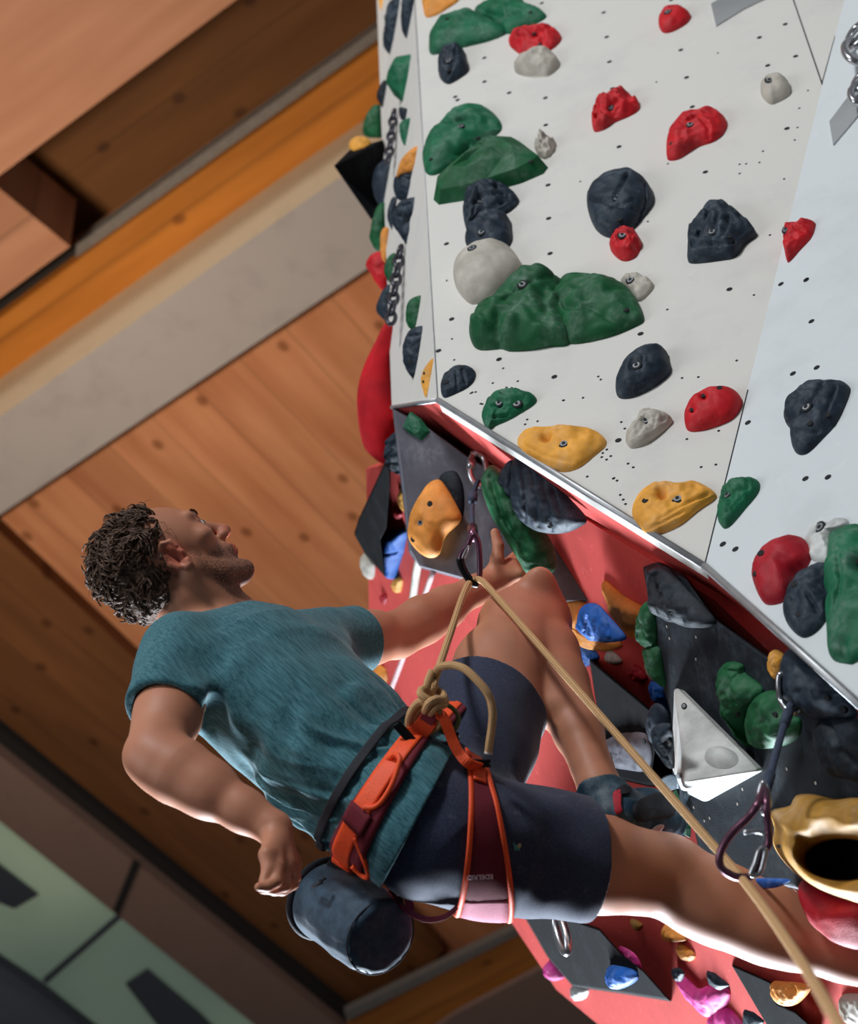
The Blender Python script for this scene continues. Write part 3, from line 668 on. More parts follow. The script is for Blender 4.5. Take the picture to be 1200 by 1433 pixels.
# ---- lower red wall
hold('b1', 'ochre', U_, 5, '1035,595 1045,558 1100,600 1168,668 1130,677 1075,675 1040,630', 'small mustard hold on the red strip under the edge', h=.35)
hold('b2', 'orange', B_, 5, '1026,660 1035,640 1120,700 1210,755 1215,800 1178,880 1100,830 1045,740', 'orange hold with a flat face on the red strip', h=.35)
hold('b3', 'orange', B_, 5, '800,712 880,705 965,735 990,820 1112,895 1075,928 1000,925 950,900 870,800', 'broad orange hold behind the blue one beside the knee', h=.4)
hold('b4', 'blue', B_.shift(.06), 5, '917,825 930,770 960,735 1010,738 1060,790 1128,872 1100,890 1000,890 940,850', 'blue fan shaped ribbed hold on top of the broad orange hold', h=.5, grooves=[('1000,760 990,885', .05, .06), ('1040,790 1060,885', .05, .06), ('965,760 950,850', .05, .06)])
hold('b5', 'blue', B_, 5, '870,825 920,850 1010,945 1005,970 960,1000 925,985 880,920', 'blue ribbed hold right behind the shin', h=.4, grooves=[('890,860 980,960', .06, .08), ('890,910 950,985', .06, .08)])
hold('b6', 'beige', B_, 5, '1040,940 1070,930 1112,970 1100,985 1060,985 1042,965', 'small blurred light grey hold under the blue fan', h=.6)
hold('b7', 'crimson', B_, 6, '190,700 210,662 240,675 272,722 240,738 205,735', 'small red knob on the red wall beside the black volume', h=.6)
hold('b8', 'beige', B_, 6, '258,660 300,690 322,740 300,735 265,700', 'pale hold peeking out left of the dark green pair', h=.4)
hold('b9', 'blue', B_, 6, '280,755 300,728 345,765 362,850 330,845 300,830', 'blue hold left of the white triangular volume', h=.5)
hold('b10', 'blue', B_, 6, '335,860 358,850 375,900 370,925 345,905', 'small pale blue hold under the blue one by the white triangle', h=.4)
solid('climbing_volume', 'black2', B_.shift(.12), '826,925 908,993 918,1040 912,1080 940,1100 905,1098 850,1085 838,1000', B_, 'dark volume on the red wall behind the shin')
hold('b11', 'grey', B_.shift(.12), 10, '390,1110 480,1040 600,1010 720,1030 755,1180 720,1270 640,1275 430,1230', 'grey flat hold on the dark volume behind the taut rope', h=.3, holes='470,1180 690,1075')
hold('b12', 'dark', B_.shift(.2), 10, '720,980 740,870 775,810 840,840 890,960 890,1260 830,1210 770,1130', 'dark curved hold left of the white triangular volume', h=.4)
hold('b13', 'dark', B_.shift(.3), 10, '748,1010 775,965 840,948 892,985 890,1255 850,1210 800,1130', 'charcoal hold with a deep pocket left of the white triangle', h=.5, bolts='858,1082', dents=[('858,1082', .3, .25)], grooves=[('760,1010 800,1090 880,1230', .08, .06)])
# ---- black main volume and what is on it
solid('climbing_volume', 'black', V2_, '903,800 925,793 960,810 1000,868 1085,930 1180,1010 1290,1100 1290,1290 1130,1245 985,1216 970,1140 941,1100 940,1000 930,960 912,850', B_, 'largest black volume of the lower wall, carrying the white triangle')
vb = [x for x in bpy.data.objects if x.get('label', '').startswith('largest black')][0]
for (x, y) in pts2('356,495 368,547 485,542 484,640', 6)+pts2('545,458 668,395 690,330 886,240 1013,303 475,410 522,470', 7):
    Vd, Fd = cyl_data(V2_.hit(x, y, .0002), V2_.n, .0028, .0006, 10); o = mesh_obj('screw_dot', Vd, Fd, M['beige']); fixn(o); part(o, vb)
hold('v2a', 'black', V2_, 6, '264,262 320,230 375,242 460,340 572,462 540,500 440,492 330,450 278,380', 'rough black hold at the top corner of the largest black volume', h=.45, holes='300,315 348,412', nz=.09)
hold('v2b', 'green', V2_, 6, '224,540 235,450 276,378 303,420 312,578 250,586', 'dark green hold on the left rim of the black volume, upper of two', h=.5, nz=.05)
hold('v2c', 'green', V2_, 6, '246,600 255,588 322,583 345,700 346,762 290,705', 'dark green hold on the left rim of the black volume, lower of two', h=.5)
hold('v2d', 'green', V2_, 6, '585,720 598,665 650,649 695,664 705,700 770,750 785,792 760,830 720,880 705,960 725,1028 670,992 640,900 598,800', 'green lobed hold on the black volume, left lobe above the white triangle', h=.55, holes='662,882', nz=.05, grooves=[('610,690 690,700', .06, .1)])
hold('v2e', 'green', V2_, 6, '770,795 850,783 905,880 950,905 942,980 890,1016 800,1036 725,1025 705,965 720,890', 'green faceted hold partly behind the second quickdraw', h=.5, holes='830,890', nz=.05)
hold('v2f', 'dark', V2_, 6, '860,690 868,620 910,585 960,600 1060,700 1197,870 1150,900 1020,900 900,830 868,780', 'charcoal hold with two pockets directly under the right wall edge', h=.55, dents=[('1065,815', .25, .3), ('1130,865', .12, .2)], holes='1060,815 1130,865', nz=.03)
hold('v2g', 'yellow', V2_, 6, '803,690 810,620 836,596 876,625 858,700 840,732', 'small yellow hold half behind the charcoal hold under the edge', h=.4)
hold('v2h', 'black', V2_, 6, '998,1000 1008,930 1060,890 1130,895 1250,930 1260,1180 1200,1168 1100,1158 1030,1092', 'glossy black curved hold at the right edge beside the green one', h=.5, grooves=[('1060,910 1120,1050 1200,1110', .08, .12)], nz=.02)
hold('v2i', 'teal', V2_, 7, '362,350 400,330 430,400 465,500 462,548 430,525 390,450', 'green hold under the toe of the climbing shoe', h=.5, facet=True)
hold('v2j', 'blue', B_, 7, '330,565 420,500 430,560 400,582 350,580', 'blue hold just below the climbing shoe', h=.4)
hold('v2k', 'blue', B_.shift(.2), 7, '745,725 900,728 860,758 800,768 760,755', 'blue hold peeking out under the black volume', h=.3)
# white triangle: real pyramid volume
fw = PV2
def vp(x, y, h): 
    p = fw.hit(820+x*.31667, 1000+y*.31675, h); return p
tri = [vp(388, -119, .02), vp(376, 230, .03), vp(420, 335, .05), vp(525, 388, .03), vp(785, 245, .015), vp(432, -108, .02)]
ridge = [vp(440, 300, .12), vp(760, 248, .04)]
bk = [vp(392, -114, -.02), vp(380, 240, -.02), vp(424, 330, -.02), vp(525, 380, -.02), vp(780, 243, -.02), vp(430, -104, -.02)]
Vt = tri+ridge+bk
Ft = [(0, 1, 6), (0, 6, 7), (0, 7, 4, 5), (1, 2, 6), (2, 3, 7, 6), (3, 4, 7)] + [(i, 8+i, 8+(i+1) % 6, (i+1) % 6) for i in range(6)] + [(8, 9, 10, 11, 12, 13)]
o = mesh_obj('climbing_volume', Vt, Ft, M['white']); fixn(o); recenter(o); bevel(o, .006, 3)
tag(o, 'white triangular volume with a ridge and an oval dish', 'climbing volume'); WT = o
def surf_ring(px, py, ob, r, asp, mat, name, deep):
    dg = bpy.context.evaluated_depsgraph_get(); dg.update(); bv = BVHTree.FromObject(ob, dg)
    co = Vector(CAM)-ob.location; hit, n, _, _ = bv.ray_cast(co, Vector(ray(px, py)).normalized())
    if hit is None: return
    hit = np.array(hit+ob.location); n = np.array(n)
    return hit, n
def oval(ob, px, py, rx, ry, mat, name, ang=0, th=.001, dome=0):
    """oval patch lying on ob, drawn on its surface by camera rays"""
    dg = bpy.context.evaluated_depsgraph_get(); dg.update(); bv = BVHTree.FromObject(ob, dg)
    co = Vector(CAM)-ob.matrix_world.translation; pts = []
    Vv = []; rings = 7; sg = 28
    for k in range(rings):
        for j in range(sg):
            t = 2*math.pi*j/sg; rr = 1-k/(rings-1)*.98
            x = rx*rr*math.cos(t); y = ry*rr*math.sin(t); ca, sa = math.cos(ang), math.sin(ang)
            h_, n_, _, _ = bv.ray_cast(co, Vector(ray(px+x*ca-y*sa, py+x*sa+y*ca)).normalized())
            if h_ is None: return None
            if n_.dot(co-h_) < 0: n_ = -n_
            Vv.append(np.array(h_)+np.array(n_)*(th+dome*(1-rr**2)**.8)+np.array(ob.matrix_world.translation))
    Ff = [(k*sg+j, k*sg+(j+1) % sg, (k+1)*sg+(j+1) % sg, (k+1)*sg+j) for k in range(rings-1) for j in range(sg)]
    Ff.append(tuple((rings-1)*sg+j for j in range(sg)))
    q = mesh_obj(name, Vv, Ff, M[mat], None, True); fixn(q); return part(q, ob)
bpy.context.view_layer.update()
oval(WT, 1009, 1061, 24, 15, 'white', 'oval_boss', .12, .0005, .018)
for (x, y) in ((950.5, 1085), (957, 988.5)):
    oval(WT, x, y, 6.2 if y > 1000 else 4, 7.4 if y > 1000 else 4.5, 'hole', 'bolt_socket', 0, .0008)
    oval(WT, x, y, 3.6 if y > 1000 else 2.4, 4.4 if y > 1000 else 2.8, 'bolt', 'bolt', 0, .0018)
# yellow macro with the big hole: ring shaped
def ringmacro():
    pl = PV2.shift(.0)
    outer = pts2('812,430 860,410 900,402 920,362 955,350 1010,352 1100,372 1200,365 1330,400 1400,560 1380,760 1250,840 1150,822 1060,790 980,748 910,690 850,620 822,560 830,500', 7)
    cx, cy, rx, ry = 820+1140*.31667, 1000+640*.31675, 175*.31667, 92*.31675
    N = 72
    O = catmull([np.array(a) for a in outer], 8, True); O = resample(O, N)
    ang = [math.atan2(y-cy, x-cx) for x, y in O]
    V = []; rings = 22
    for k in range(rings):
        t = k/(rings-1)
        for i in range(N):
            ix, iy = cx+rx*math.cos(ang[i]), cy+ry*math.sin(ang[i])
            x = O[i][0]*(1-t)+ix*t; y = O[i][1]*(1-t)+iy*t
            z = .115*max(0, math.sin(math.pi*min(1, t*.86+.0)))**.55*(1-.15*t) if t < .999 else .035
            nn = noise.noise(Vector((x*.035, y*.05, 3)))*.012*math.sin(math.pi*t)
            V.append(pl.hit(x, y, max(z+nn, .0)))
    for i in range(N):
        ix, iy = cx+rx*.96*math.cos(ang[i]), cy+ry*.96*math.sin(ang[i]); V.append(pl.hit(ix, iy, .004))
    rings += 1
    F = [(k*N+i, k*N+(i+1) % N, (k+1)*N+(i+1) % N, (k+1)*N+i) for k in range(rings-1) for i in range(N)]
    F += [((rings-1)*N+i, (rings-1)*N+(i+1) % N, (i+1) % N, i) for i in range(N)]
    o = mesh_obj('climbing_hold', V, F, M['ochre'], None, True); fixn(o); recenter(o)
    return tag(o, 'big mustard yellow macro hold with a large oval opening', 'climbing hold')
ym = ringmacro(); bpy.context.view_layer.update()
oval(ym, 1090, 1184, 3.5, 2.2, 'hole', 'screw_hole', .3)
hold('b14', 'crimson', B_.shift(.15), 7, '930,745 985,748 1100,800 1230,840 1260,1020 1190,1005 1080,950 985,880 945,800', 'big dark red hold below the mustard macro', h=.6, nz=.01)
hold('b15', 'steel', B_.shift(.1), 7, '898,745 925,760 950,820 940,828 905,790', 'small shiny grey hold beside the big dark red one', h=.5)
# ---- blurred background of the lower red wall
solid('climbing_volume', 'black2', B_.shift(.25), '66,165 150,182 330,240 400,320 480,382 565,478 400,452 245,430 160,330', B_, 'long black kite shaped volume below the outstretched thigh', 8)
hold('c1', 'blue', B_.shift(.25), 8, '355,378 380,362 450,378 462,410 405,442 372,425', 'blue and white hold on the black kite shaped volume', h=.6)
hold('c2', 'magenta', B_, 8, '160,352 185,342 205,375 216,402 190,410 168,392', 'small pink ball hold on the outer rim under the kite volume', h=.8)
hold('c3', 'white', B_, 8, '240,432 270,432 297,442 288,472 255,477', 'whitish hold at the lower rim below the kite volume', h=.7)
hold('c4', 'magenta', B_.shift(.2), 8, '395,300 450,322 476,372 445,352', 'dim purple hold on the upper edge of the kite volume', h=.4)
hold('c5', 'ochre', B_, 8, '436,208 462,212 478,228 462,245 445,232', 'small brownish hold just below the knee', h=.5)
hold('c6', 'orange', B_, 8, '540,242 560,224 600,245 628,275 590,282 552,278', 'orange hold below the calf, upper of two', h=.5)
hold('c7', 'orange', B_, 8, '588,302 612,292 655,325 642,347 605,335', 'orange hold below the calf, lower of two', h=.5)
hold('c8', 'magenta', B_, 8, '583,388 620,410 665,440 700,430 770,442 760,500 705,535 650,490 605,440', 'large magenta hold in the lower right background', h=.4)
hold('c9', 'dark', B_.shift(.05), 8, '573,378 600,370 618,388 608,415 582,408', 'small navy hold on the tip of the magenta one', h=.5)
hold('c10', 'dark', B_.shift(.05), 8, '690,378 720,385 776,430 742,447 698,425', 'navy speckled triangular hold beside the magenta one', h=.4, facet=True)
hold('c11', 'magenta', B_, 8, '695,540 750,498 800,535 830,600 720,610', 'second magenta hold at the bottom edge of the photo', h=.4)
hold('c12', 'dark', B_.shift(.04), 8, '818,505 850,515 892,548 870,590 815,580', 'navy hold at the bottom edge beside the second magenta one', h=.4, facet=True)
solid('climbing_volume', 'black2', B_.shift(.05), '778,362 905,418 925,490 990,520 1070,590 960,620 895,560 830,450', B_, 'flat dark strip volume on the red wall at the bottom right', 8)
hold('c13', 'orange', B_.shift(.05), 8, '905,425 940,415 1042,430 1000,490 940,497 912,465', 'orange hold under the lower calf at the bottom right', h=.5, dents=[('970,450', .35, .3)])
hold('c14', 'beige', B_, 8, '1135,480 1170,455 1230,470 1250,560 1160,560', 'grey green hold at the bottom right corner', h=.5)
# ---- blurred things at the left rim of the lower wall
def bgvol(mat, crop, poly, label, lift=.05):
    return solid('climbing_volume', mat, B_.shift(lift), poly, B_, label, crop)
bgvol('black2', 9, '468,430 495,440 502,560 480,850 440,930 470,1170 340,1020 268,890 300,790', 'tall narrow black volume at the left rim of the red wall', .15)
hold('d1', 'blue', B_, 9, '437,960 470,900 560,865 620,872 600,1000 560,1120 520,1205 470,1130 450,1050', 'blue two lobed hold beside the narrow black volume', h=.5, grooves=[('450,1040 600,1010', .08, .1)])
hold('d2', 'beige', B_, 9, '305,1080 340,1020 400,1090 400,1180 350,1195', 'grey hold at the left rim under the narrow black volume', h=.4)
hold('d3', 'yellow', B_, 9, '520,1230 560,1180 590,1200 580,1275 545,1285', 'small pale yellow knob below the blue two lobed hold', h=.6)
hold('d4', 'crimson', B_, 9, '530,740 560,725 590,760 575,795 545,780', 'dark red knob left of the orange diamond', h=.6)
hold('d5', 'crimson', B_, 9, '450,1300 475,1285 490,1330 470,1370 448,1345', 'dark red knob low on the red wall behind the forearm', h=.6)
hold('d6', 'blue', B_, 0, '530,1005 560,995 575,1010 560,1040 535,1040', 'navy blue hold just behind the tie in knot', h=.5)
hold('d7', 'orange', B_, 0, '524,930 540,937 542,955 528,958', 'small orange hold under the sleeve of the reaching arm', h=.5)
# ================================================================ implicit modelling
import openvdb
def vnoise(p, scale, seed=0):
    q = p*scale + seed*17.13; i = np.floor(q).astype(np.int64); f = q-i; f = f*f*(3-2*f)
    def hsh(a, b, c):
        n = (a*73856093) ^ (b*19349663) ^ (c*83492791) ^ (seed*2654435)
        n = (n ^ (n >> 13))*1274126177 & 0x7fffffff
        n = (n ^ (n >> 15)) & 0xffff
        return n/32767.5-1
    r = 0
    for dx in (0, 1):
        for dy in (0, 1):
            for dz in (0, 1):
                wgt = (f[..., 0] if dx else 1-f[..., 0])*(f[..., 1] if dy else 1-f[..., 1])*(f[..., 2] if dz else 1-f[..., 2])
                r = r + wgt*hsh(i[..., 0]+dx, i[..., 1]+dy, i[..., 2]+dz)
    return r
class SDF:
    B = 24
    def __init__(s, h, bg=.03): s.h = h; s.bg = bg; s.bl = {}
    def _each(s, lo, hi, create):
        b0 = np.floor(np.asarray(lo)/s.h/s.B).astype(int); b1 = np.floor(np.asarray(hi)/s.h/s.B).astype(int)
        r = np.arange(s.B)
        for i in range(b0[0], b1[0]+1):
            for j in range(b0[1], b1[1]+1):
                for k in range(b0[2], b1[2]+1):
                    key = (i, j, k)
                    if key not in s.bl:
                        if not create: continue
                        s.bl[key] = np.full((s.B,)*3, s.bg, np.float32)
                    g = np.stack(np.meshgrid((r+i*s.B)*s.h, (r+j*s.B)*s.h, (r+k*s.B)*s.h, indexing='ij'), -1)
                    yield key, g
    def union(s, fn, lo, hi, k=.02):
        m = s.bg+k
        for key, g in s._each(np.asarray(lo)-m, np.asarray(hi)+m, True):
            a = s.bl[key]; b = fn(g)
            if k > 0:
                h = np.clip(.5+.5*(a-b)/k, 0, 1); s.bl[key] = (a*(1-h)+b*h-k*h*(1-h)).astype(np.float32)
            else: s.bl[key] = np.minimum(a, b).astype(np.float32)
    def cut(s, fn, lo, hi, k=.006):
        for key, g in s._each(lo, hi, False):
            a = s.bl[key]; b = -fn(g)
            if k > 0:
                h = np.clip(.5-.5*(a-b)/k, 0, 1); s.bl[key] = (a*(1-h)+b*h+k*h*(1-h)).astype(np.float32)
            else: s.bl[key] = np.maximum(a, b).astype(np.float32)
    def warp(s, fn):
        for key, g in s._each(np.array([min(k[i] for k in s.bl) for i in range(3)])*s.B*s.h, np.array([max(k[i] for k in s.bl) for i in range(3)])*s.B*s.h, False):
            a = s.bl[key]
            if np.abs(a).min() < s.bg*.9: s.bl[key] = (a + fn(g)).astype(np.float32)
    def cone(s, a, b, ra, rb, k=.02, flat=None, fs=1.0, fb=None):
        a = np.asarray(a, float); b = np.asarray(b, float); ba = b-a; L2 = ba @ ba; R = max(ra, rb)*max(1, fs)
        fl = None if flat is None else unit(flat)
        def fn(p):
            q = p-a; t = np.clip((q @ ba)/L2, 0, 1); d = q - t[..., None]*ba
            if fl is not None: d = d + (d @ fl)[..., None]*fl*(1/fs-1)
            tt = t if fb is None else t
            return (np.sqrt((d*d).sum(-1)) - (ra+(rb-ra)*tt))*(min(1, fs) if fl is not None else 1)
        s.union(fn, np.minimum(a, b)-R, np.maximum(a, b)+R, k)
    def ell(s, c, axes, radii, k=.02, cut=False):
        c = np.asarray(c, float); A = np.array([unit(x) for x in axes]); r = np.asarray(radii, float); R = r.max()
        def fn(p):
            q = (p-c) @ A.T; k0 = np.sqrt(((q/r)**2).sum(-1)); k1 = np.sqrt(((q/r**2)**2).sum(-1))+1e-9
            return k0*(k0-1)/k1
        (s.cut if cut else s.union)(fn, c-R, c+R, k)
    def mesh(s, name, mat, smooth=True):
        g = openvdb.FloatGrid(s.bg)
        for key, a in s.bl.items():
            g.copyFromArray(np.clip(a, -s.bg, s.bg).astype(np.float32), ijk=tuple(int(x*s.B) for x in key), tolerance=0.0)
        pts, quads = g.convertToQuads(0.0)
        pts = pts*s.h
        me = bpy.data.meshes.new(name)
        me.vertices.add(len(pts)); me.vertices.foreach_set('co', pts.astype(np.float32).ravel())
        q = quads[:, ::-1].astype(np.int32)
        me.loops.add(len(q)*4); me.loops.foreach_set('vertex_index', q.ravel())
        me.polygons.add(len(q)); me.polygons.foreach_set('loop_start', np.arange(0, len(q)*4, 4, dtype=np.int32))
        me.update(calc_edges=True); me.validate()
        bm = bmesh.new(); bm.from_mesh(me); bmesh.ops.recalc_face_normals(bm, faces=bm.faces)
        # drop tiny loose shells
        bm.to_mesh(me); bm.free()
        me.polygons.foreach_set('use_smooth', [True]*len(me.polygons)); me.materials.append(mat)
        o = bpy.data.objects.new(name, me); C.objects.link(o)
        return o

# ================================================================ skeleton of the climber
HIPC = P(607, 1128, 3.06); NECK = P(333, 880, 3.34); WAIST = P(522, 1108, 3.10)
RS, RE, RW = P(255, 912, 3.20), P(214, 1058, 2.97), P(384, 1160, 2.88)
LS, LE, LW = P(425, 908, 3.47), P(556, 886, 3.68), P(690, 812, 3.82)
RH, RK, RA = P(612, 1168, 3.00), P(935, 1226, 3.12), P(1280, 1375, 3.02)
LH, LK, LA = P(640, 1092, 3.17), P(748, 866, 3.52), P(838, 1100, 3.20)
tu = unit(NECK-HIPC)                       # up the torso
tr = unit((RS-LS) - tu*((RS-LS) @ tu))     # towards the right shoulder
tf = np.cross(tu, tr)                      # out of the chest
axR, axU, axF = RX, UX, FX
# ---- head frame
uH = unit(-.765*RX + .64*UX + .05*FX)
th = math.radians(28)
f0 = unit((.64*RX + .765*UX) - uH*((.64*RX+.765*UX) @ uH)); dz = unit(FX - uH*(FX @ uH) - f0*(FX @ f0))
fH = f0*math.cos(th) + dz*math.sin(th)
rH = np.cross(fH, uH)
EAR = P(250, 773, 3.27)
HS = .99
HC = EAR - rH*.072*HS
def hp(r, f, u): return HC + (rH*r + fH*f + uH*u)*HS
AX = (rH, fH, uH)
vox = .0026
body = SDF(vox)
S = body
# cranium and face
S.ell(hp(0, -.018, .04), AX, np.array([.075, .096, .083])*HS, .02)
S.ell(hp(0, .03, .012), AX, np.array([.066, .068, .082])*HS, .02)
S.ell(hp(0, .045, -.05), AX, np.array([.046, .045, .05])*HS, .02)
for sd_ in (1, -1):
    S.cone(hp(.060*sd_, .002, -.035), hp(.046*sd_, .032, -.075), .017*HS, .017*HS, .02)
    S.cone(hp(.046*sd_, .032, -.075), hp(.014*sd_, .077, -.096), .017*HS, .017*HS, .018)
    S.ell(hp(.047*sd_, .062, -.008), AX, np.array([.02, .018, .016])*HS, .015)
    S.cone(hp(.012*sd_, .092, .037), hp(.046*sd_, .074, .036), .010*HS, .009*HS, .012)
    S.ell(hp(.031*sd_, .093, .014), AX, np.array([.017, .014, .012])*HS, .01, cut=True)
    S.ell(hp(.031*sd_, .076, .013), AX, np.array([.0135, .0135, .0125])*HS, .003)
    S.cone(hp(.019*sd_, .088, .020), hp(.044*sd_, .080, .019), .004*HS, .004*HS, .004)
    S.cone(hp(.019*sd_, .087, .006), hp(.043*sd_, .079, .006), .0035*HS, .0035*HS, .004)
    S.ell(hp(.012*sd_, .104, -.026), AX, np.array([.009, .012, .009])*HS, .006)
    S.ell(hp(.0085*sd_, .108, -.0345), AX, np.array([.0045, .007, .006])*HS, .003, cut=True)
    # ear
    ec = hp(.074*sd_, -.008, 0)
    er = unit(rH*.80*sd_ - fH*.45); ef = unit(fH*.85+rH*.45*sd_); eu = uH
    S.ell(ec - er*.004, (er, ef, eu), np.array([.006, .016, .028])*HS, .008)
    pr = [(.0, .030), (-.013, .026), (-.019, .012), (-.018, -.004), (-.011, -.018), (-.002, -.028), (.006, -.030), (.009, -.022)]
    pr = [(.013, .008), (.012, .022)] + pr
    pts_e = [ec + er*.008*HS + (ef*a + eu*b)*HS for a, b in pr]
    for a, b in zip(pts_e[:-1], pts_e[1:]): S.cone(a, b, .0042*HS, .0042*HS, .003)
    S.ell(ec + er*.004 + (ef*.003-eu*.022)*HS, (er, ef, eu), np.array([.005, .009, .011])*HS, .004)
    S.ell(ec + er*.009 + (ef*.004-eu*.002)*HS, (er, ef, eu), np.array([.008, .008, .012])*HS, .004, cut=True)
    S.cone(ec+er*.006+(ef*-.010+eu*.012)*HS, ec+er*.006+(ef*-.009-eu*.012)*HS, .0035, .0035, .004)
    S.ell(ec+er*.005+(ef*.012-eu*.004)*HS, (er, ef, eu), np.array([.005, .004, .006])*HS, .004)
S.cone(hp(0, .090, .026), hp(0, .116, -.018), .0085*HS, .0105*HS, .012)
S.ell(hp(0, .117, -.022), AX, np.array([.0115, .0115, .0105])*HS, .006)
S.ell(hp(0, .086, -.052), AX, np.array([.026, .016, .018])*HS, .012)
S.cone(hp(-.018, .094, -.049), hp(.018, .094, -.049), .0055*HS, .0055*HS, .006)
S.cone(hp(-.015, .094, -.061), hp(.015, .094, -.061), .0062*HS, .0062*HS, .006)
S.cone(hp(-.022, .100, -.0555), hp(.022, .100, -.0555), .0016, .0016, .002)
S.ell(hp(0, .103, -.0555), AX, np.array([.019, .008, .0018])*HS, .002, cut=True)
S.ell(hp(0, .084, -.094), AX, np.array([.023, .016, .016])*HS, .012)
# neck
nb = NECK - tf*.008
S.cone(hp(0, -.022, -.045), nb - tu*.03, .055*HS, .057, .02)
notch = NECK + tf*.036 - tu*.035
S.cone(hp(.056, -.012, -.045), notch + tr*.02, .014, .012, .02)
S.cone(hp(-.056, -.012, -.045), notch - tr*.02, .014, .012, .02)
S.cone(hp(0, .022, -.080), notch, .022, .018, .025)
S.ell(hp(0, .026, -.120), AX, (.011, .012, .014), .015)
S.cone(hp(.02, -.045, -.06), NECK - tu*.02 + tr*.07 - tf*.03, .035, .03, .03)
S.cone(hp(-.02, -.045, -.06), NECK - tu*.02 - tr*.07 - tf*.03, .035, .03, .03)
# torso under the clothes
CH = P(405, 985, 3.22)
S.cone(NECK - tu*.04 + tr*.06, RS, .05, .052, .03); S.cone(NECK - tu*.04 - tr*.06, LS, .05, .052, .03)
S.ell(CH, (tr, tf, tu), (.145, .095, .16), .03)
S.ell(P(470, 1065, 3.14), (tr, tf, tu), (.115, .08, .14), .03); S.ell(P(550, 1115, 3.09), (tr, tf, tu), (.12, .08, .10), .03)
S.ell(HIPC, (tr, tf, tu), (.125, .09, .10), .03)
# ---- right arm
def limb(a, b, prof, k=.018, side=None):
    """prof list of (t, radius, offset vector)"""
    a = np.asarray(a); b = np.asarray(b)
    pr = [(a+(b-a)*t + (np.zeros(3) if o is None else o), r) for t, r, o in prof]
    for (p, r), (q, s2) in zip(pr[:-1], pr[1:]): S.cone(p, q, r, s2, k)
eb = unit(np.cross(RE-RS, RW-RE))                # elbow hinge axis
def perp(v, ax): return unit(v - unit(ax)*(v @ unit(ax)))
bic = perp(RW-RE, RE-RS)                         # flexor side
limb(RS, RE, [(0, .054, None), (.35, .050, bic*.004), (.65, .046, bic*.006), (.9, .040, None), (1, .037, None)])
S.cone(RS+(RE-RS)*.25+bic*.02, RS+(RE-RS)*.72+bic*.018, .033, .030, .03)
S.cone(RS+(RE-RS)*.3-bic*.02, RS+(RE-RS)*.75-bic*.012, .032, .026, .03)
S.ell(RE - bic*.018 + unit(RE-RS)*.006, (RX, UX, FX), (.021, .021, .021), .025)
flx = perp(RS-RE, RW-RE)
limb(RE, RW, [(0, .039, None), (.22, .046, None), (.45, .041, None), (.75, .031, None), (1, .0265, None)])
S.cone(RE+(RW-RE)*.06+flx*.014, RE+(RW-RE)*.45+flx*.010, .034, .026, .03)
S.cone(RE+(RW-RE)*.1-flx*.012, RE+(RW-RE)*.5-flx*.010, .034, .024, .03)
# ---- right hand: hangs from the bent wrist, fingers curled to the left of the picture
def chain(pts, rad, k=.005):
    for (p, q, a, b) in zip(pts[:-1], pts[1:], rad[:-1], rad[1:]): S.cone(p, q, a, b, k)
hd = 2.86
kn = [P(388, 1212, 2.80), P(398, 1215, 2.825), P(407, 1213, 2.85), P(412, 1206, 2.875)]
pip = [P(386, 1234, 2.775), P(399, 1240, 2.80), P(410, 1237, 2.83), P(414, 1228, 2.86)]
dip = [P(374, 1241, 2.765), P(383, 1245, 2.79), P(396, 1246, 2.82), P(402, 1240, 2.85)]
tip = [P(362, 1241, 2.76), P(367, 1245, 2.785), P(383, 1248, 2.815), P(394, 1246, 2.845)]
wr2 = [RW + (x-RW)*.12 + (x-RW).__class__((0, 0, 0)) if False else RW + (x-RW)*.15 for x in kn]
for i in range(4):
    S.cone(wr2[i], kn[i], .0145, .0110, .008)
    chain([kn[i], pip[i], dip[i], tip[i]], [.0100, .0086, .0078, .0064] if i < 3 else [.0090, .0076, .0068, .0058], .002)
S.cone(RW, (kn[0]+kn[3])/2, .021, .015, .015)
hdir = unit((kn[0]+kn[3])/2-RW)
t0 = RW+(kn[0]-RW)*.28; t1 = P(374, 1196, 2.805); t2 = P(376, 1217, 2.79); t3 = P(369, 1233, 2.775)
S.cone(t0, t1, .017, .0125, .012); S.cone(t1, t2, .0125, .0105, .005); S.cone(t2, t3, .0102, .0078, .004)
# ---- left arm
bicL = perp(LW-LE, LE-LS); elL = unit(LE-LS)
limb(LS, LE, [(0, .054, None), (.4, .050, None), (.7, .045, None), (1, .037, None)])
S.cone(LS+(LE-LS)*.3+UX*.016, LS+(LE-LS)*.75+UX*.012, .034, .028, .03)
S.cone(LS+(LE-LS)*.3-UX*.018, LS+(LE-LS)*.85-UX*.012, .034, .028, .03)
limb(LE, LW, [(0, .039, None), (.25, .043, None), (.5, .037, None), (.8, .028, None), (1, .026, None)])
S.cone(LE-UX*.008, LE+(LW-LE)*.45-UX*.012, .034, .024, .03)
knl = [P(709, 790, 3.86), P(716, 793, 3.845), P(722, 797, 3.83), P(726, 803, 3.815)]
pil = [P(728, 772, 3.895), P(737, 778, 3.88), P(744, 786, 3.865), P(745, 795, 3.845)]
dil = [P(736, 760, 3.87), P(747, 767, 3.85), P(755, 777, 3.84), P(755, 789, 3.825)]
til = [P(738, 753, 3.85), P(750, 759, 3.83), P(759, 770, 3.82), P(760, 784, 3.81)]
for i in range(4):
    S.cone(LW+(knl[i]-LW)*.15, knl[i], .0185, .013, .012)
    chain([knl[i], pil[i], dil[i], til[i]], [.0115, .0105, .0095, .008], .004)
S.cone(LW, (knl[0]+knl[3])/2, .023, .017, .015)
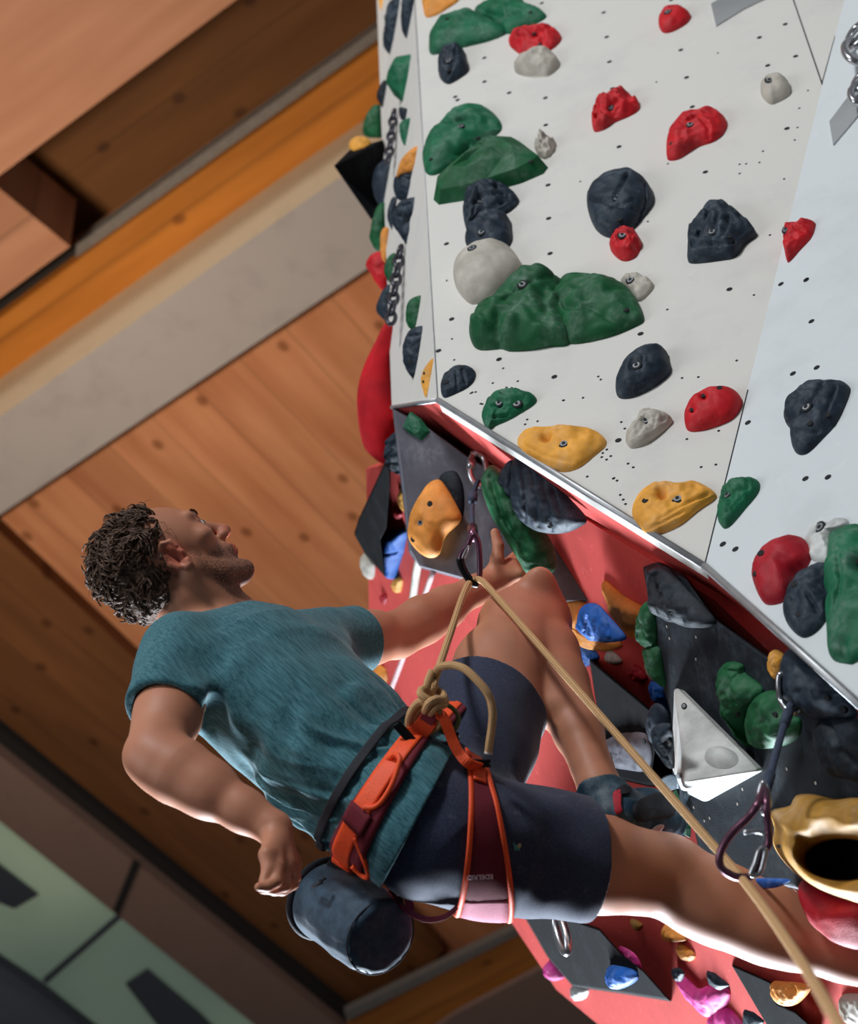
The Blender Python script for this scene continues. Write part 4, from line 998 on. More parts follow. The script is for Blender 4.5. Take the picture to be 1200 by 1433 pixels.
S.cone(LW+(knl[0]-LW)*.2, P(695, 783, 3.82), .0185, .0135, .012); S.cone(P(695, 783, 3.82), P(697, 764, 3.83), .0135, .0112, .005)
S.cone(P(697, 764, 3.83), P(692, 745, 3.84), .0112, .0085, .004)
# ---- right leg
limb(RH, RK, [(0, .078, None), (.4, .082, None), (.7, .071, None), (.9, .059, None), (1, .056, None)], .03)
S.cone(RH+(RK-RH)*.5-UX*.012, RH+(RK-RH)*.86-UX*.008, .066, .050, .03)
kf = perp(UX, RK-RH)
S.ell(RK+kf*.020-unit(RK-RH)*.0, (unit(RK-RH), kf, np.cross(unit(RK-RH), kf)), (.038, .034, .036), .03)
limb(RK, RA, [(0, .055, None), (.22, .058, -UX*.006), (.42, .056, -UX*.006), (.7, .043, None), (1, .034, None)], .03)
S.cone(RK+(RA-RK)*.12-UX*.020, RK+(RA-RK)*.52-UX*.012, .050, .040, .04)
S.cone(RA, RA+unit(RA-RK)*.05+UX*.03, .036, .034, .03); S.cone(RA+unit(RA-RK)*.03, RA+unit(RA-RK)*.06+UX*.13+FX*.09, .036, .026, .03)
# ---- left leg
limb(LH, LK, [(0, .085, None), (.35, .086, None), (.65, .083, -RX*.012), (.88, .066, -RX*.014), (1, .053, None)], .03)
hm = perp(-UX-RX*.2, LK-LH)
S.cone(LH+(LK-LH)*.3-RX*.004, LH+(LK-LH)*.8+RX*.004, .074, .055, .03)
kf2 = unit(LK-LA*.5-LH*.5)
S.ell(LK+kf2*.014, (kf2, unit(np.cross(kf2, FX)), FX), (.040, .044, .044), .03)
S.cone(P(714, 868, 3.51), LK+kf2*.004+RX*.018-UX*.014, .054, .046, .03)
limb(LK, LA, [(0, .050, None), (.22, .055, None), (.42, .054, -RX*.004), (.7, .042, None), (.9, .034, None), (1, .033, None)], .012)
S.cone(LK+(LA-LK)*.2-RX*.024-FX*.02, LK+(LA-LK)*.55-RX*.026-FX*.02, .042, .034, .018)
LTOE = P(930, 1142, 3.30); LHEEL = P(862, 1146, 3.15)
S.cone(LA, LHEEL, .032, .030, .02); S.cone(LHEEL, LHEEL+(LTOE-LHEEL)*.7, .028, .020, .02)
for sgn in (1, -1): S.ell(LA+FX*.028*sgn-unit(LK-LA)*.0, (RX, UX, FX), (.012, .014, .012), .01)

# ---- skin with stubble
def skin():
    m, nt, b = nmat('skin', .52, .35)
    b.inputs['Subsurface Weight'].default_value = .05; b.inputs['Subsurface Radius'].default_value = (.012, .005, .003); b.inputs['Subsurface Scale'].default_value = 1
    n1 = noise_tex(nt, 9, 4); n2 = noise_tex(nt, 260, 2); n3 = noise_tex(nt, 420, 2)
    r = ramp(nt, n1.outputs[0], [(.3, sr(172, 112, 84)), (.7, sr(190, 130, 102))])
    at = nt.nodes.new('ShaderNodeAttribute'); at.attribute_name = 'stubble'
    at2 = nt.nodes.new('ShaderNodeAttribute'); at2.attribute_name = 'flush'
    c = mixc(nt, at2.outputs['Fac'], r.outputs[0], sr(196, 84, 66))
    sp = ramp(nt, n3.outputs[0], [(.42, (.35,)*3+(1,)), (.58, (1, 1, 1, 1))])
    mu = nt.nodes.new('ShaderNodeMath'); mu.operation = 'MULTIPLY'; nt.links.new(at.outputs['Fac'], mu.inputs[0]); nt.links.new(sp.outputs[0], mu.inputs[1])
    c = mixc(nt, mu.outputs[0], c, sr(62, 38, 28))
    nt.links.new(c, b.inputs['Base Color']); bump(nt, b, n2.outputs[0], .12, .0006)
    return m
M['skin'] = skin()
person = body.mesh('person', M['skin'])
tag(person, 'person in teal t-shirt and navy shorts leaning back in an orange harness, looking up', 'person')
me = person.data; n = len(me.vertices); co = np.empty(n*3, np.float32); me.vertices.foreach_get('co', co); co = co.reshape(-1, 3)
q = (co-HC)/HS; lr, lf, lu = q @ rH, q @ fH, q @ uH
ss = lambda x, a, b: np.clip((x-a)/(b-a), 0, 1)**2*(3-2*np.clip((x-a)/(b-a), 0, 1))
jaw = ss(-lu, .012, .045)*ss(lf, -.012, .018)*ss(-(-lu-.085-.6*(lf)), -.055, -.03)*(1-ss(-lu, .112, .135))
cheek = 1-ss(lu*1.0+.030+ (lf-.03)*.25, -.012, .012)
moust = ss(lf, .082, .092)*ss(-lu, .036, .041)*(1-ss(-lu, .046, .049))*.8
side = ss(-lu, -.02, .03)*(1-ss(np.abs(lf-.018), .008, .022))*(np.abs(lr) > .05)
st = np.clip(np.maximum(np.maximum(jaw*cheek, moust), side*.8), 0, 1)*(np.linalg.norm(q, axis=1) < .17)
lipm = ((np.abs(lr) < .024) & (lf > .088) & (np.abs(lu+.055) < .0125) & (np.linalg.norm(q, axis=1) < .16))
st[lipm] = 0
nape = ss(-lf, .045, .06)*(1-ss(-lu, .03, .07))*(np.linalg.norm(q, axis=1) < .16)*.0
a = me.attributes.new('stubble', 'FLOAT', 'POINT'); a.data.foreach_set('value', (st*.9).astype(np.float32))
earm = np.exp(-(np.linalg.norm(q-np.array([q[0]*0+0])[0]*0-(hp(.078, -.008, 0)-HC)/HS, axis=1)/.026)**4)*.55
tipn = np.exp(-(np.linalg.norm(q-(hp(0, .118, -.028)-HC)/HS, axis=1)/.018)**2)*.7
flush = np.maximum(np.maximum(earm, tipn), lipm*.7)
knm = .3*np.exp(-(np.linalg.norm(co-LK, axis=1)/.07)**2)
a = me.attributes.new('flush', 'FLOAT', 'POINT'); a.data.foreach_set('value', np.clip(np.maximum(flush, knm), 0, 1).astype(np.float32))
recenter(person, HIPC)
def pz(o): 
    return part(o, person)
# eyes
for sd_ in (1, -1):
    V = []; 
    bm = bmesh.new(); bmesh.ops.create_uvsphere(bm, u_segments=24, v_segments=16, radius=.0122*HS)
    e = bpy.data.meshes.new('eye'); bm.to_mesh(e); bm.free(); e.polygons.foreach_set('use_smooth', [True]*len(e.polygons))
    m, nt, b = nmat('eye_white', .15); b.inputs['Base Color'].default_value = (.8, .78, .75, 1)
    e.materials.append(m); o = bpy.data.objects.new('eye', e); C.objects.link(o); o.parent = person
    o.location = Vector(hp(.031*sd_, .0785, .013)) - Vector(HIPC)
    V, F = cyl_data(hp(.031*sd_, .0785, .013)+fH*.0118*HS, fH, .0058, .0012, 20, .0045)
    i = mesh_obj('iris', V, F, plain('iris_blue_grey', sr(50, 60, 66), .2)); fixn(i); recenter(i); i.parent = o; i.location = i.location - Vector(hp(.031*sd_, .0785, .013))

# ---- hair: a thick cap with many curled locks
hs = SDF(.003)
hs.ell(hp(0, -.027, .047), AX, np.array([.077, .092, .080])*HS, .02)
hs.ell(hp(0, -.060, -.01), AX, np.array([.058, .054, .056])*HS, .02)
hs.warp(lambda p: .0045*vnoise(p, 70, 3)+.0025*vnoise(p, 150, 4))
hs.cut(lambda p: ((p-hp(0, .058, .05)) @ fH + .0)*-1 if False else -((p-hp(0, .052, .05)) @ (fH*.90-uH*.43)), hp(-.3, -.3, -.3), hp(.3, .3, .3), .01) if False else None
def face_cut(p):
    d = (p-HC)/HS; f = d @ fH; u = d @ uH; r = d @ rH
    return -np.maximum(f - np.where(u > .0, .020+.62*np.clip(u, 0, .12), .004) , -1)*1.0
# remove hair in front of the hairline: region f > line(u)
hs.cut(lambda p: -(((p-HC) @ fH)/HS - np.where(((p-HC) @ uH)/HS > .005, .006+.60*np.clip(((p-HC) @ uH)/HS-.005, 0, .085), -.024+.10*((p-HC) @ uH)/HS)), HC-.2, HC+.2, .02)
hs.cut(lambda p: (((p-HC) @ uH)/HS + .055 - .35*np.clip(-((p-HC) @ fH)/HS-.04, -.1, .1)), HC-.2, HC+.2, .008)
for sd_ in (1, -1): hs.ell(hp(.078*sd_, -.002, -.001), AX, (.03, .021, .032), .01, cut=True)
def hairmat():
    m, nt, b = nmat('brown_hair', .6, .2)
    n = noise_tex(nt, 220, 3, scl=(1, 1, 1)); r = ramp(nt, n.outputs[0], [(.3, sr(48, 36, 30)), (.7, sr(112, 86, 70))])
    nt.links.new(r.outputs[0], b.inputs['Base Color']); bump(nt, b, n.outputs[0], .6, .002); return m
M['hair'] = hairmat()
hair = hs.mesh('hair', M['hair'])
bmh = bmesh.new(); bmh.from_mesh(hair.data)
bad = [v for v in bmh.verts if (np.array(v.co)-HC) @ fH/HS > .009+.60*max(0, min((np.array(v.co)-HC) @ uH/HS-.005, .085))]
bmesh.ops.delete(bmh, geom=bad, context='VERTS'); bmh.to_mesh(hair.data); bmh.free()
HB = BVHTree.FromObject(hair, bpy.context.evaluated_depsgraph_get())
rn = random.Random(5); V = []; F = []
mh = hair.data; vs_ = [v for v in mh.vertices]
cnt = 0
hc_ = hp(0, -.03, .02)
while cnt < 1500:
    v = vs_[rn.randrange(len(vs_))]; p = np.array(v.co); nn = np.array(v.normal)
    rel = (p-HC)/HS; lu_, lf_ = rel @ uH, rel @ fH
    if nn @ unit(p-hc_) < .35 or lf_ > -.008+.60*max(0, min(lu_-.005, .085)): continue
    low = lu_ < -.005
    L = rn.uniform(.018, .030)*(1.3 if lu_ > .055 else 1)*(.55 if low else 1)
    fld = np.array(noise.noise_vector(Vector(p*38))); rj = np.array([rn.uniform(-.22, .22) for _ in range(3)])
    comb = (-fH*.75+uH*.35 if lu_ > .03 else -uH*.55-fH*.6) + fld*.9 + rj
    comb = unit(comb - nn*(comb @ nn)); sdv = np.cross(nn, comb)
    ph = noise.noise(Vector(p*45))*5; am = .22+.2*abs(noise.noise(Vector(p*30+7)))
    for st_ in range(2):
        pts = []; q0 = p + sdv*(st_*.0019-.001)
        for k in range(7):
            t = k/6
            pts.append(q0 - nn*.002 + comb*L*t*(1-.22*t) + sdv*L*am*(math.sin(ph+t*4.4)-math.sin(ph)) + nn*L*((.10 if low else .24)*math.sin(t*2.6)+rn.uniform(-.02, .02)))
        if any((x-HC) @ fH/HS > .012+.60*max(0, min((x-HC) @ uH/HS-.005, .085)) for x in pts): continue
        v_, f_, _ = tube_data(pts, [.0012, .0015, .0015, .0014, .0011, .0008, .0003], 4)
        k0 = len(V); V += v_; F += [tuple(i+k0 for i in q) for q in f_]
    cnt += 1
for _ in range(260):   # thin flyaway hairs
    v = vs_[rn.randrange(len(vs_))]; p = np.array(v.co); nn = np.array(v.normal)
    rel = (p-HC)/HS
    if rel @ uH < 0 or nn @ unit(p-hc_) < .35 or rel @ fH > -.012+.60*max(0, min(rel @ uH-.005, .085)): continue
    d = unit(nn+np.array([rn.uniform(-.9, .9) for _ in range(3)])); L = rn.uniform(.012, .03); s_ = unit(np.cross(nn, d)+1e-6)
    pts = [p+d*L*t+s_*L*.4*math.sin(t*4) for t in (0, .25, .5, .75, 1)]
    if any((x-HC) @ fH/HS > .014+.60*max(0, min((x-HC) @ uH/HS-.005, .085)) for x in pts): continue
    v_, f_, _ = tube_data(pts, [.0004, .0004, .00035, .0003, .0002], 3); k0 = len(V); V += v_; F += [tuple(i+k0 for i in q) for q in f_]
locks = mesh_obj('curls', V, F, M['hair'], None, True); locks['kind'] = 'stuff'
recenter(hair, HC); hair.parent = person; hair.location = Vector(HC)-Vector(HIPC)
recenter(locks, HC); locks.parent = hair; locks.location = (0, 0, 0)
# eyebrows
V = []; F = []
PBV = BVHTree.FromPolygons([Vector(c) for c in co], [tuple(p.vertices) for p in me.polygons])
for sd_ in (1, -1):
    for i in range(70):
        t = rn.random(); b0 = hp((.012+.036*t)*sd_, .13, .033+.008*math.sin(t*2.4)+rn.uniform(-.003, .003))
        h_, n_, _, _ = PBV.ray_cast(Vector(b0), Vector(-fH))
        if h_ is None: continue
        a0 = np.array(h_); d = rH*sd_*.007+uH*.002*(1-t*1.5)
        v_, f_, _ = tube_data([a0-fH*.0004, a0+d*.5+fH*.0012, a0+d], [.0005, .0005, .0002], 3); k0 = len(V); V += v_; F += [tuple(i+k0 for i in q) for q in f_]
bw = mesh_obj('eyebrows', V, F, M['hair']); recenter(bw); part(bw, person); bw['kind'] = 'stuff'
# ================================================================ clothes
def dirmap(nt, axes, scales):
    tc = nt.nodes.new('ShaderNodeTexCoord'); cx = nt.nodes.new('ShaderNodeCombineXYZ')
    for k, (a, s_) in enumerate(zip(axes, scales)):
        d = nt.nodes.new('ShaderNodeVectorMath'); d.operation = 'DOT_PRODUCT'; d.inputs[1].default_value = tuple(np.asarray(a)*s_)
        nt.links.new(tc.outputs['Object'], d.inputs[0]); nt.links.new(d.outputs['Value'], cx.inputs[k])
    return cx.outputs[0]
def cloth_mat(name, c1, c2, axes, scales, rough=.85, chalk=0, fine=900):
    m, nt, b = nmat(name, rough, .2)
    v = dirmap(nt, axes, scales)
    n = nt.nodes.new('ShaderNodeTexNoise'); n.inputs['Scale'].default_value = 1; n.inputs['Detail'].default_value = 5; n.inputs['Roughness'].default_value = .7
    nt.links.new(v, n.inputs['Vector'])
    r = ramp(nt, n.outputs[0], [(.38, c1), (.62, c2)])
    c = r.outputs[0]
    if chalk:
        n2 = noise_tex(nt, 25, 6, rough=.7); k = ramp(nt, n2.outputs[0], [(.6, (0, 0, 0, 1)), (.78, (chalk,)*3+(1,))])
        c = mixc(nt, k.outputs[0], c, sr(150, 155, 165))
    nt.links.new(c, b.inputs['Base Color'])
    n3 = noise_tex(nt, fine, 2); bump(nt, b, n3.outputs[0], .35, .0006)
    b.inputs['Sheen Weight'].default_value = .15
    return m
M['shirt'] = cloth_mat('teal_heather_jersey', sr(36, 82, 93), sr(74, 122, 131), (tu, tr, tf), (20, 300, 300))
M['shorts'] = cloth_mat('navy_grey_cotton', sr(40, 46, 66), sr(56, 63, 86), (tu, tr, tf), (300, 300, 300), .8, .35)
# ---- torso loft
CL = [(HIPC-tu*.14), HIPC, P(545, 1112, 3.10), P(480, 1070, 3.14), P(420, 1005, 3.20), P(375, 945, 3.27), NECK]
CLs = [float((p-HIPC) @ tu) for p in CL]; CLa = np.array(CL)
def torso_fn(ss_, wr, wf, grow=0, smax=.6, smin=-.2):
    ss_, wr, wf = map(np.asarray, (ss_, wr, wf))
    def fn(p):
        s_ = (p-HIPC) @ tu
        c = np.stack([np.interp(s_, CLs, CLa[:, i]) for i in range(3)], -1)
        d = p-c; a = np.interp(s_, ss_, wr)+grow; b = np.interp(s_, ss_, wf)+grow
        k0 = np.sqrt(((d @ tr)/a)**2+((d @ tf)/b)**2)
        v = (k0-1)*np.minimum(a, b)*.95
        return np.maximum(v, np.maximum(s_-smax, smin-s_))
    return fn
SS = [-.16, -.05, .03, .08, .14, .22, .30, .37, .43, .47, .50]
WR = [.13, .148, .158, .148, .150, .156, .162, .160, .142, .105, .085]
WF = [.10, .112, .114, .110, .112, .118, .122, .122, .108, .088, .072]
sh = SDF(.0028)
lo = np.min(CLa, 0)-.22; hi = np.max(CLa, 0)+.22
sh.union(torso_fn(SS, WR, WF, 0, .485, -.20), lo, hi, 0)
RSh = RS+(RE-RS)*.60; LSh = LS+(LE-LS)*.56
sh.cone(NECK-tu*.055+tr*.05, RS-tf*.004, .062, .066, .035); sh.cone(NECK-tu*.055-tr*.05, LS, .062, .062, .035)
sh.cone(CH+tr*.04, RS+(RE-RS)*.2, .10, .064, .03)
sh.cone(CH-tr*.04, LS+(LE-LS)*.2, .10, .060, .03)
sh.cone(RS, RSh+(RSh-RS)*.2, .065, .066, .02)
sh.cone(LS, LSh+(LSh-LS)*.2, .067, .065, .02)
sh.cone(P(555, 1114, 3.09), RH, .116, .118, .04); sh.cone(RH, RH+(RK-RH)*.2, .118, .116, .02)
def polar(p):
    s_ = (p-HIPC) @ tu
    c = np.stack([np.interp(s_, CLs, CLa[:, i]) for i in range(3)], -1); d = p-c
    return s_, np.arctan2(d @ tr, d @ tf), np.sqrt((d @ tr)**2+(d @ tf)**2)
def shirt_folds(p):
    s_, th_, r_ = polar(p)
    q = np.stack([np.cos(th_-s_*1.5), np.sin(th_-s_*1.5), s_*1.1], -1)
    a = 1-np.abs(vnoise(q, 5.0, 1)); b = 1-np.abs(vnoise(q, 10.0, 2))
    w = np.clip(1-np.abs(s_-.10)/.16, 0, 1)                           # gathers at the belt
    w2 = np.clip((s_-.05)/.1, 0, 1)*np.clip((.44-s_)/.1, 0, 1)
    q2 = np.stack([p @ tu*2.4+p @ tf*5.0, p @ tr*3.0, p @ tf*6.0-p @ tu*6], -1)
    c_ = vnoise(q2, 1.9, 5)
    w3 = np.clip((.04-s_)/.05, 0, 1)
    fine = vnoise(p, 16, 9)
    return -(.020*w*(a-.6)+.010*w*(b-.6)+.015*w2*c_ + .007*w2*vnoise(q2, 4.1, 6) + .008*w3*fine+.003*fine)
sh.warp(shirt_folds)
def sleeve_fold(a, b, seed):
    ax = unit(b-a)
    def f(p):
        t = (p-a) @ ax; q = np.stack([t*22, (p @ tf)*7, (p @ tr)*7], -1)
        w = np.exp(-(((p-(a+b)/2)**2).sum(-1))/.09**2)
        return -.0035*w*vnoise(q, 1, seed)
    return f
sh.warp(sleeve_fold(RS, RSh, 11)); sh.warp(sleeve_fold(LS, LSh, 12))
# openings: neckline, sleeves, hem; hollow inside so the edges read as cloth
nax = unit(hp(0, -.02, -.05)-NECK)
sh.cut(lambda p: np.maximum(np.linalg.norm((p-(NECK+tf*.012)) - np.clip((p-NECK) @ nax, -.06, .2)[..., None]*nax, axis=-1)-.071, -((p-NECK) @ nax)-.05), NECK-.18, NECK+.18, .003)
ncol = unit(tu*.90+tf*.30)
sh.cut(lambda p: -((p-(NECK-tu*.004)) @ ncol) + 0*p[..., 0], NECK-.10, NECK+.16, .004) if False else None
def tubecut(a, b, r0, r1):
    ba = b-a; L2 = ba @ ba
    return lambda p: np.linalg.norm(p-a-np.clip((p-a) @ ba/L2, 0, 1)[..., None]*ba, axis=-1)-(r0+(r1-r0)*np.clip((p-a) @ ba/L2, 0, 1))
dR = unit(RSh-RS); dL = unit(LSh-LS)
hR = unit(dR+tr*.10); 
axd = lambda p, a, d: np.linalg.norm((p-a)-((p-a) @ d)[..., None]*d, axis=-1)
TORSO = torso_fn(SS, WR, WF, 0, .485, -.20)
sh.cut(lambda p: np.maximum(np.maximum(-((p-RSh) @ hR), .006-TORSO(p)), axd(p, RSh, dR)-.079), RSh-.16, RSh+.16, .008)
sh.cut(tubecut(RSh-dR*.07, RSh+dR*.1, .050, .059), RSh-.16, RSh+.16, .002)
sh.cut(lambda p: np.maximum(np.maximum(-((p-LSh) @ dL), .006-TORSO(p)), axd(p, LSh, dL)-.13), LSh-.16, LSh+.16, .004)
sh.cut(tubecut(LSh-dL*.07, LSh+dL*.1, .046, .054), LSh-.16, LSh+.16, .002)
ha, hb = P(534, 1240, 3.02), P(640, 1040, 3.02); hn = unit(np.cross(ray(590, 1140), hb-ha))
if hn @ tu > 0: hn = -hn
sh.cut(lambda p: -((p-ha) @ hn), lo-.2, hi+.2, .002)
shorts = SDF(.0030)
sp_ = [-.16, -.08, 0, .05, .10, .14]
shorts.union(torso_fn(sp_, [.08, .115, .142, .140, .132, .12], [.06, .085, .104, .100, .094, .09], 0, .10, -.10), lo, hi, 0)
rt = RH+(RK-RH)*.635; lt = LH+(LK-LH)*.44
dr_ = unit(RK-RH); dl_ = unit(LK-LH)
shorts.cone(RH+tf*.008, rt+dr_*.07, .098, .0995, .03)
shorts.cone(RH-tf*.012+tr*.01, RH+(RK-RH)*.35-tf*.006, .090, .094, .03)
shorts.cone(LH, lt+dl_*.07-RX*.010, .104, .108, .03)
def shorts_folds(p):
    q = np.stack([(p-RH) @ dr_*6, (p @ tf)*16, (p @ tr)*10], -1)
    hipw = np.exp(-((((p-(RH+dr_*.06))**2).sum(-1))/.10**2))
    q3 = np.stack([(p @ dr_)*26, (p @ UX)*6, (p @ FX)*6], -1)
    return -(.007*vnoise(q, 1, 21)+.004*vnoise(p, 22, 22)+.012*hipw*(1-np.abs(vnoise(q3, 1, 23))-.6))
shorts.warp(shorts_folds)
rhn = unit(dr_*1.0+UX*.10); shorts.cut(lambda p: np.maximum(-((p-rt) @ rhn), axd(p, rt, dr_)-.14), rt-.2, rt+.2, .002)
shorts.cut(tubecut(rt-dr_*.08, rt+dr_*.1, .082, .094), rt-.25, rt+.25, .002)
lhn = unit(dl_+RX*.05); shorts.cut(lambda p: np.maximum(-((p-lt) @ lhn), axd(p, lt, dl_)-.14), lt-.2, lt+.2, .002)
shorts.cut(tubecut(lt-dl_*.08, lt+dl_*.1, .077, .0875), lt-.25, lt+.25, .002)
shirt = sh.mesh('t_shirt', M['shirt']); shrt = shorts.mesh('shorts', M['shorts'])
dg = bpy.context.evaluated_depsgraph_get()
BV_SHIRT = BVHTree.FromObject(shirt, dg); BV_SHORTS = BVHTree.FromObject(shrt, dg)
part(shirt, person); part(shrt, person)
# ================================================================ harness, chalk bag, shoe, rope, quickdraws
M['orange_web'] = plain('orange_webbing', sr(238, 78, 20), .6, 0, .12, 300, .4)
M['maroon'] = plain('maroon_padding', sr(104, 14, 34), .85, 0, .2, 500, .5)
M['blackweb'] = plain('black_webbing', sr(22, 24, 34), .8, 0, .2, 400, .4)
M['buckle'] = plain('black_buckle', sr(24, 24, 28), .35, .6)
M['greencord'] = plain('olive_cord', sr(98, 108, 64), .8, 0, .25, 500, .4)
M['print'] = plain('pale_print', sr(235, 215, 220), .7)
def rope_mat():
    m, nt, b = nmat('woven_rope', .8, .2)
    uv = nt.nodes.new('ShaderNodeTexCoord'); mp = nt.nodes.new('ShaderNodeMapping')
    mp.inputs['Scale'].default_value = (5, 230, 1); mp.inputs['Rotation'].default_value = (0, 0, 0); nt.links.new(uv.outputs['UV'], mp.inputs[0])
    sx = nt.nodes.new('ShaderNodeSeparateXYZ'); nt.links.new(mp.outputs[0], sx.inputs[0])
    def wave(op):
        a = nt.nodes.new('ShaderNodeMath'); a.operation = op; nt.links.new(sx.outputs[0], a.inputs[0]); nt.links.new(sx.outputs[1], a.inputs[1])
        m2 = nt.nodes.new('ShaderNodeMath'); m2.operation = 'MULTIPLY'; m2.inputs[1].default_value = 6.2832; nt.links.new(a.outputs[0], m2.inputs[0])
        s = nt.nodes.new('ShaderNodeMath'); s.operation = 'SINE'; nt.links.new(m2.outputs[0], s.inputs[0]); return s
    a, c = wave('ADD'), wave('SUBTRACT')
    mu = nt.nodes.new('ShaderNodeMath'); mu.operation = 'MULTIPLY'; nt.links.new(a.outputs[0], mu.inputs[0]); nt.links.new(c.outputs[0], mu.inputs[1])
    r = ramp(nt, mu.outputs[0], [(0, sr(212, 170, 122)), (.45, sr(180, 138, 94)), (.8, sr(104, 76, 52))])
    nt.links.new(r.outputs[0], b.inputs['Base Color']); bump(nt, b, mu.outputs[0], .5, .0008); return m
M['rope'] = rope_mat()
EYE = Vector(CAM)
BVS = [BV_SHIRT, BV_SHORTS]
def surf(px, py, lift=.004, bvs=None):
    best = None
    for bv in (bvs or BVS):
        h, n_, _, d = bv.ray_cast(EYE, Vector(ray(px, py)).normalized())
        if h is not None and (best is None or d < best[2]): best = (h, n_, d)
    if best is None: return None
    h, n_, d = best
    if n_.dot(EYE-h) < 0: n_ = -n_
    return np.array(h)+np.array(n_)*lift
def ring_radii(c, e1, e2, na, offs, nth, bvs, smooth=4, r0=.45):
    """distance from the axis to the clothes for angles and cross offsets"""
    R = np.zeros((nth, len(offs)))
    for i in range(nth):
        t = 2*math.pi*i/nth; d = e1*math.cos(t)+e2*math.sin(t)
        for j, v in enumerate(offs):
            o = c+na*v; rr = 0
            for bv in bvs:
                # march from outside to the axis
                h, n_, _, dist = bv.ray_cast(Vector(o+d*r0), Vector(-d), r0)
                if h is not None: rr = max(rr, r0-dist)
            R[i, j] = rr
    R[R < .03] = np.median(R)
    R = np.minimum(R, np.median(R)*1.5)
    K = np.exp(-(np.arange(-smooth, smooth+1)/smooth*1.5)**2); K /= K.sum()
    Q = sum(k*np.roll(R, s, 0) for k, s in zip(K, range(-smooth, smooth+1)))
    return np.maximum(Q, R*.0+Q)
def ribbon(name, c, e1, e2, na, wfun, lift, thick, mat, bvs=None, nth=120, rng=(0, 1), parent=None, r0=.45, smooth=4, cross=7):
    base = np.linspace(-.05, .05, 9); Rr = ring_radii(c, e1, e2, na, base, nth, bvs or BVS, smooth, r0)
    V = []; F = []; i0, i1 = int(rng[0]*nth), int(rng[1]*nth)
    full = (i1-i0) >= nth; idx = [i % nth for i in range(i0, i1 + (0 if full else 1))]
    for i in idx:
        t = 2*math.pi*i/nth; d = e1*math.cos(t)+e2*math.sin(t); a, b = wfun(t)
        for lay in (0, 1):
            for j in range(cross):
                u = j/(cross-1); v = a+(b-a)*u
                r = np.interp(v, base, Rr[i]) + lift + (thick if lay else 0)*(1-.35*abs(2*u-1)**4)
                V.append(c+na*v+d*r)
    m = len(idx); w = 2*cross
    order = list(range(cross)) + [2*cross-1-k for k in range(cross)]
    for i in range(m if full else m-1):
        p, q = i*w, ((i+1) % m)*w
        for k in range(w): F.append((p+order[k], q+order[k], q+order[(k+1) % w], p+order[(k+1) % w]))
    if not full:
        F.append(tuple(order)); F.append(tuple((m-1)*w+k for k in order)[::-1])
    o = mesh_obj(name, V, F, M[mat], None, True); fixn(o)
    return part(o, parent) if parent is not None else recenter(o)
def strap(name, pts, w, thick, mat, wdirs=None, parent=None, k=6):
    """flat webbing along points; wdirs = width direction(s)"""
    pts = catmull(pts, k); n = len(pts); V = []; F = []
    for i, p in enumerate(pts):
        T = unit(pts[min(i+1, n-1)]-pts[max(i-1, 0)])
        wd = wdirs if isinstance(wdirs, np.ndarray) and wdirs.ndim == 1 else None
        if wd is None:
            f = i/(n-1)*(len(wdirs)-1); a = int(min(f, len(wdirs)-2)); wd = wdirs[a]*(1-(f-a))+wdirs[a+1]*(f-a)
        wd = unit(wd-T*(wd @ T)); nn = np.cross(T, wd); ww = w if not hasattr(w, '__len__') else np.interp(i/(n-1), np.linspace(0, 1, len(w)), w)
        for a, b in ((-1, -1), (1, -1), (1, 1), (-1, 1)): V.append(p+wd*a*ww/2+nn*b*thick/2)
    for i in range(n-1):
        for k_ in range(4): F.append((i*4+k_, i*4+(k_+1) % 4, i*4+4+(k_+1) % 4, i*4+4+k_))
    F += [(3, 2, 1, 0), tuple((n-1)*4+k_ for k_ in range(4))]
    o = mesh_obj(name, V, F, M[mat], None, False); fixn(o); bevel(o, .0008, 2)
    return part(o, parent) if parent is not None else recenter(o)

harness = person   # the harness is worn: it moves with the person
hroot = bpy.data.objects.new('climbing_harness', None); C.objects.link(hroot); hroot.parent = person; hroot.location = (0, 0, 0)
class HR: pass
def hpart(o):
    """child of the harness empty (which sits at the person's origin)"""
    recenter(o); o.location = Vector(o.location)-Vector(HIPC); o.parent = hroot; return o
bc = P(549, 1110, 3.09); e_f = tf; e_r = unit(tr-.42*tu); bn = unit(np.cross(e_f, e_r)); bn = bn if bn @ tu > 0 else -bn
e_r = unit(e_r - bn*(e_r @ bn)); e_f = unit(np.cross(e_r, bn)); e_f = e_f if e_f @ tf > 0 else -e_f
def wbelt(t):   # angle 0 = front, grows towards the right hip
    c_ = abs(math.sin(t/2)); return (-.036*c_-.010, .022*c_+.010)
o = ribbon('waist_belt', bc, e_f, e_r, bn, wbelt, .001, .010, 'maroon'); hpart(o)
def wweb(t): return (-.008-.006*abs(math.sin(t/2)), .021)
o = ribbon('belt_webbing', bc, e_f, e_r, bn, wweb, .011, .003, 'orange_web', rng=(0, 1)); hpart(o)
def wk(t): return (-.018, .025)
o = ribbon('belt_keeper', bc, e_f, e_r, bn, wk, .0135, .0025, 'maroon', rng=(.225, .262)); hpart(o)
o = ribbon('belt_end_tab', bc, e_f, e_r, bn, lambda t: (-.016, .022), .0135, .003, 'orange_web', rng=(.39, .43)); hpart(o)
# thin black belt of the chalk bag
cc = P(504, 1100, 3.115)
kb = ribbon('chalk_belt', cc, e_f, e_r, bn, lambda t: (-.008, .008), .007, .004, 'blackweb'); part(kb, person)
